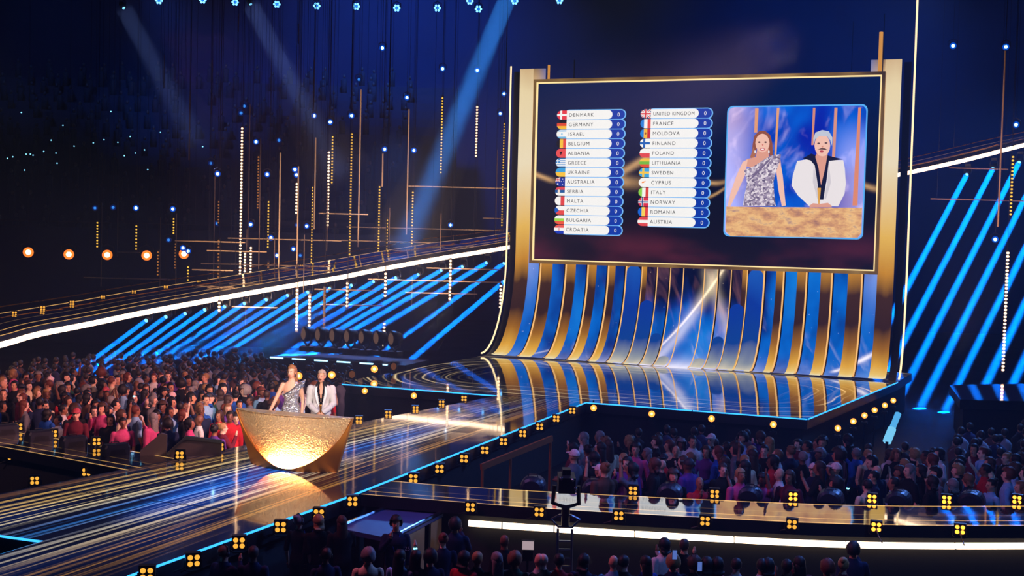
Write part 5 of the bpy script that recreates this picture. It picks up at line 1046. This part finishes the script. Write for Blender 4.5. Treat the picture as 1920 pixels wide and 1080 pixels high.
for k, (x, y) in enumerate(sorted(NEARP)):
    rn = random.Random(100+k); D = 20.3 if y < 1012 else (19.3 if y < 1035 else 18.2); q = atD(x, y+4, D); z = q[2]; crew = x < 660 or (x, y) in ((742, 1008), (853, 990))
    o = person((q[0], q[1], max(-.0, z-1.74)*0), toward(q, SIDEV-HR*6, rn, .6), (lambda h, t, k=k: '%s crew member in %s top by the catwalk end, %s across' % (h, t, ordn(k+1))) if crew else (lambda h, t, k=k: '%s person in %s top in the nearest row, %s across the photo' % (h, t, ordn(k+1))), 'nearest spectators at the foot of the photo', rn, tops=[PAL_TOP[0], PAL_TOP[1]] if crew else TOPS, band=.1)
    if (x, y) == (742, 1008):
        o.rotation_euler[2] = face_cam(q); cu = bpy.data.curves.new('print', 'FONT'); cu.body = "'25"; cu.size = .1; t_ = bpy.data.objects.new('print', cu); COL.objects.link(t_); mm = bpy.data.meshes.new_from_object(t_.evaluated_get(DG())); bpy.data.objects.remove(t_)
        for v in mm.vertices: v.co = Vector((v.co.x+.14, -.155, v.co.y+1.2))
        mm.materials.append(plain('white_print', (200, 210, 240), .8)); obj('shirt_print', mm, o)
    f = max(.93, min(1.16, z/1.74)); o.scale = (f, f, f)
    if crew and k % 2 == 0: b = MB(); b.tube([(-.09, .01, 1.64), (-.08, .01, 1.74), (0, .01, 1.79), (.08, .01, 1.74), (.09, .01, 1.64)], .012, 6); b.ell((-.095, .01, 1.63), (.02, .04, .045), 8, 6); b.ell((.095, .01, 1.63), (.02, .04, .045), 8, 6); obj('headset', b.mesh('headset', M['black']), o)
    if crew: b = MB(); b.tube([(-.07, -.07, 1.47), (-.06, -.125, 1.3), (0, -.13, 1.12), (.06, -.125, 1.3), (.07, -.07, 1.47)], .009, 6); obj('lanyard', b.mesh('lanyard', plain('blue_ribbon', (40, 90, 220), .6)), o)
for k, (x, y) in enumerate([(1265, 1040), (1312, 1062), (1030, 950)][:2]):
    p = atD(x, y, 18.0); r = empty('smartphone', p, 'raised smartphone filming in the nearest row, %s' % ('upper one' if k == 0 else 'lower one'), 'phone', 'raised phones'); b = MB(); b.box(p, (.075, .012, .15), ax=axc); b.build('case', M['black'], r); b = MB(); b.box(p-HF*.008, (.066, .004, .135), ax=axc); b.build('display', em((90, 120, 200), .8), r)
# spectators in the tier: silhouettes with lit wristbands
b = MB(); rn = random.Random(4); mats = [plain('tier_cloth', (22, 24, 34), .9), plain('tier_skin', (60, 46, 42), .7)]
for k, (d, z) in enumerate(TIER):
    for i in range(26):
        a = -36+i*1.15+rn.uniform(-.3, .3)
        if rn.random() < .3: continue
        q = cf(a, d+.45, z); h = rn.uniform(.9, 1.15)
        b.rings([[q+np.array([rx*math.cos(t), rx*.7*math.sin(t), zz*h]) for t in [2*math.pi*j/7 for j in range(7)]] for zz, rx in ((0, .22), (.55, .2), (.85, .24), (.95, .1))], 0); b.ell(q+[0, 0, 1.1*h], (.09, .1, .13), 7, 6, 1)
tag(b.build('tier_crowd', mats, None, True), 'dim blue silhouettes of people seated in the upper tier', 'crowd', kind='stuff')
DOTS = [(40, 211), (118, 235), (96, 263), (139, 274), (175, 268), (195, 262), (221, 267), (244, 256), (208, 209), (233, 292), (254, 287), (271, 281), (277, 318), (300, 248), (49, 289), (57, 289), (62, 291), (82, 284), (105, 287), (107, 306), (46, 319), (14, 297), (24, 294), (380, 275)]
for k, (x, y) in enumerate(DOTS):
    D = 66
    for d, z in TIER:
        if atD(x, y, d)[2] <= z+1.25: D = d-.05; break
    p = atD(x, y, min(D, 83)); b = MB(); b.ell(p, (.04, .04, .038), 8, 6); o = b.build('wristband_light', em((120, 205, 255), 2.2), None, True); tag(o, 'tiny lit wristband in the seating tier, %s across the photo' % ordn(1+sum(1 for q in DOTS if q[0] < x)), 'wristband', 'lit wristbands in the tier')
# ================================================================== the two hosts
hrz = math.atan2((CAM-HOST)[0], -(CAM-HOST)[1])
def host_root(px, name_label, D):
    p = atD(px, 760, D); p[2] = STAGE; return p
# woman in a silver gown
pw_ = host_root(546, '', 25.9)
armR = ((-.275, -.06, 1.16), (-.36, -.26, .95), (-.3, -.8, -.35)); armL = ((.225, .04, 1.12), (.215, -.06, .87), (0, -.15, -1))
me, lab, C_ = person_mesh(armL, armR, True, .95, -.32, .011, True, .165)
wo = obj('person', me); wo.location = pw_; wo.rotation_euler = (0, 0, hrz-.12); wo.scale = (1.1, 1.1, 1.145); wo.color = rgba((236, 178, 150))
tag(wo, 'standing woman in a silver sequinned one-shoulder gown, hand resting on the desk', 'person')
s = SH('silver_sequins'); tc = s.N('ShaderNodeTexCoord').outputs['Object']; n_ = s.N('ShaderNodeTexVoronoi'); n_.inputs['Scale'].default_value = 55; s.nt.links.new(tc, n_.inputs['Vector'])
bw = s.N('ShaderNodeRGBToBW'); s.nt.links.new(n_.outputs['Color'], bw.inputs[0]); v1 = X(s.nt, bw.outputs[0])
nm_ = s.N('ShaderNodeVectorMath'); nm_.operation = 'MULTIPLY_ADD'; s.nt.links.new(n_.outputs['Color'], nm_.inputs[0]); nm_.inputs[1].default_value = (1.3,)*3; nm_.inputs[2].default_value = (-.65,)*3
g_ = s.N('ShaderNodeNewGeometry'); ad = s.N('ShaderNodeVectorMath'); s.nt.links.new(g_.outputs['Normal'], ad.inputs[0]); s.nt.links.new(nm_.outputs[0], ad.inputs[1]); nn_ = s.N('ShaderNodeVectorMath'); nn_.operation = 'NORMALIZE'; s.nt.links.new(ad.outputs[0], nn_.inputs[0])
M['sequin'] = s.pbsdf(s.mix(v1, lin((130, 125, 140)), lin((250, 250, 255))), .32, .55, normal=nn_.outputs[0])
neck = lambda c: 1.29+.55*c[:, 0]+.0*c[:, 2]
gown = np.isin(lab, ['torso', 'uarm', 'neck']) & (C_[:, 2] < neck(C_)) & (C_[:, 2] > .85) & ((lab == 'torso') | ((lab == 'uarm') & (C_[:, 0] > .09) & (C_[:, 2] > 1.36)))
gown |= (lab == 'torso') & (C_[:, 0] > .07) & (C_[:, 2] > .85)
o = obj('gown', garment(me, gown, .012, 'gown', M['sequin']), wo)
b = MB(); b.rings([[np.array([rx*math.cos(t), .0+ry*math.sin(t), z]) for t in [2*math.pi*j/28 for j in range(28)]] for z, rx, ry in ((.02, .34, .32), (.3, .26, .24), (.6, .2, .165), (.88, .19, .142), (.98, .178, .13))], caps=False); obj('skirt', b.mesh('skirt', M['sequin'], smooth=True), wo)
b = MB(); b.add([(.02, -.11, 1.33), (.1, -.12, 1.40), (.2, -.07, 1.47), (.27, .0, 1.50), (.24, .02, 1.38), (.17, -.09, 1.33), (.06, -.125, 1.28)], [(0, 6, 5, 1), (1, 5, 2), (5, 4, 3, 2)]); me2 = b.mesh('shoulder_fold', M['sequin']); o2 = obj('shoulder_fold', me2, wo); sm = o2.modifiers.new('t', 'SOLIDIFY'); sm.thickness = .02
b = MB(); b.tube([(-.14, -.1, 1.22), (-.02, -.135, 1.29), (.08, -.135, 1.37), (.2, -.09, 1.46)], .012, 6); obj('neckline_band', b.mesh('neckline_band', plain('grey_band', (90, 88, 100), .4)), wo)
h = hair_mesh('long', -.32, 3); o = obj('hair', welded(h, 'hair', M['hair']), wo); o.color = rgba((150, 104, 66))
b = MB(); b.tube([rotz((.098*math.cos(t), .01+.0*t, 1.69+.1*math.sin(t)), (0, 0, 1.6), -.32) for t in np.linspace(.25, math.pi-.25, 10)], .012, 6); obj('headband', b.mesh('headband', M['chrome']), wo)
for sx in (-1, 1): b = MB(); b.ell(rotz((sx*.082, -.015, 1.575), (0, 0, 1.6), -.32), (.012, .012, .03), 8, 6); obj('earring', b.mesh('earring', M['chrome']), wo)
me.polygons.foreach_set('material_index', [0]*len(me.polygons)); face_parts(wo, -.32)
# man in a white jacket
pm = host_root(602, '', 25.8)
armL = ((.25, -.03, 1.12), (.045, -.25, .98), (-1, -.25, -.3)); armR = ((-.25, -.03, 1.12), (-.045, -.25, .98), (1, -.25, -.3))
me, lab, C_ = person_mesh(armL, armR, False, 1.02, -.3, .011, True, .2)
ma = obj('person', me); ma.location = pm; ma.rotation_euler = (0, 0, hrz-.05); ma.scale = (1.06, 1.08, 1.105); ma.color = rgba((222, 160, 132))
tag(ma, 'standing man in a white jacket over an open black shirt, hands clasped', 'person')
vcut = lambda c: .012+np.clip((c[:, 2]-1.06)*.20, 0, .09)
front = (C_[:, 1] < -.02)
shirt = np.isin(lab, ['torso', 'neck']) & (C_[:, 2] > .9) & (C_[:, 2] < 1.49) & ~(front & (np.abs(C_[:, 0]) < np.clip((C_[:, 2]-1.16)*.14, 0, .05)))
o = obj('shirt', garment(me, shirt, .008, 'shirt', M['cloth']), ma); o.color = rgba((14, 14, 20))
jack = np.isin(lab, ['torso', 'uarm', 'farm']) & (C_[:, 2] > .84) & (C_[:, 2] < 1.46) & ~(front & (lab == 'torso') & (np.abs(C_[:, 0]) < vcut(C_)))
def boxy(c, w):
    c = c.copy()
    if c.z > 1.3: c.x *= 1.05; c.z += .012
    if .84 < c.z < 1.12 and abs(c.x) < .21: c.x *= 1.1; c.y *= 1.12
    return c
M['jacket'] = plain('white_wool', (204, 200, 202), .8, var=.06)
o = obj('jacket', garment(me, jack, .018, 'jacket', M['jacket'], fn=boxy), ma); o.modifiers.new('t', 'SOLIDIFY').thickness = .012
for sx in (-1, 1):
    b = MB(); b.add([(sx*.075, -.1, 1.47), (sx*.115, -.13, 1.43), (sx*.125, -.152, 1.34), (sx*.09, -.168, 1.2), (sx*.035, -.165, 1.06), (sx*.055, -.155, 1.2), (sx*.075, -.14, 1.34)], [(0, 1, 2, 6), (6, 2, 3, 5), (5, 3, 4)]); o = obj('lapel', b.mesh('lapel', plain('white_satin', (238, 234, 236), .35, var=.03)), ma); o.modifiers.new('t', 'SOLIDIFY').thickness = .014
    b = MB(); b.add([(sx*.02, -.055, 1.54), (sx*.07, -.02, 1.545), (sx*.12, -.07, 1.48), (sx*.075, -.12, 1.42), (sx*.045, -.1, 1.47)], [(0, 1, 2, 3, 4)]); o = obj('collar', b.mesh('collar', M['blackfab']), ma); o.modifiers.new('t', 'SOLIDIFY').thickness = .012
tro = np.isin(lab, ['leg', 'torso']) & (C_[:, 2] <= .93); o = obj('trousers', garment(me, tro, .014, 'trousers', M['cloth']), ma); o.color = rgba((214, 210, 212))
o = obj('shoes', garment(me, lab == 'foot', .008, 'shoes', M['cloth']), ma); o.color = rgba((20, 20, 22))
h = hair_mesh('short', -.3, 5); o = obj('hair', welded(h, 'hair', M['hair']), ma); o.color = rgba((168, 150, 130))
b = MB(); b.tube([rotz(p, (0, 0, 1.6), -.3) for p in ((-.033, -.088, 1.587), (-.015, -.1, 1.596), (0, -.103, 1.594), (.015, -.1, 1.596), (.033, -.088, 1.587))], [.004, .008, .008, .008, .004], 6); o = obj('moustache', b.mesh('moustache', M['hair']), ma); o.color = rgba((90, 64, 48))
b = MB(); b.tube([(0, -.32, .92), (0, -.31, 1.04), (0, -.30, 1.10)], [.012, .014, .02], 8); b.ell((0, -.3, 1.13), (.028, .028, .034), 10, 8); 
me.polygons.foreach_set('material_index', [0]*len(me.polygons)); face_parts(ma, -.3, (170, 96, 86))
tm = empty('handheld_microphone', pm+[0, 0, .1], 'small golden microphone held by the man in the white jacket', 'microphone', rz=hrz-.05); obj('grip', b.mesh('grip', M['gold']), tm)
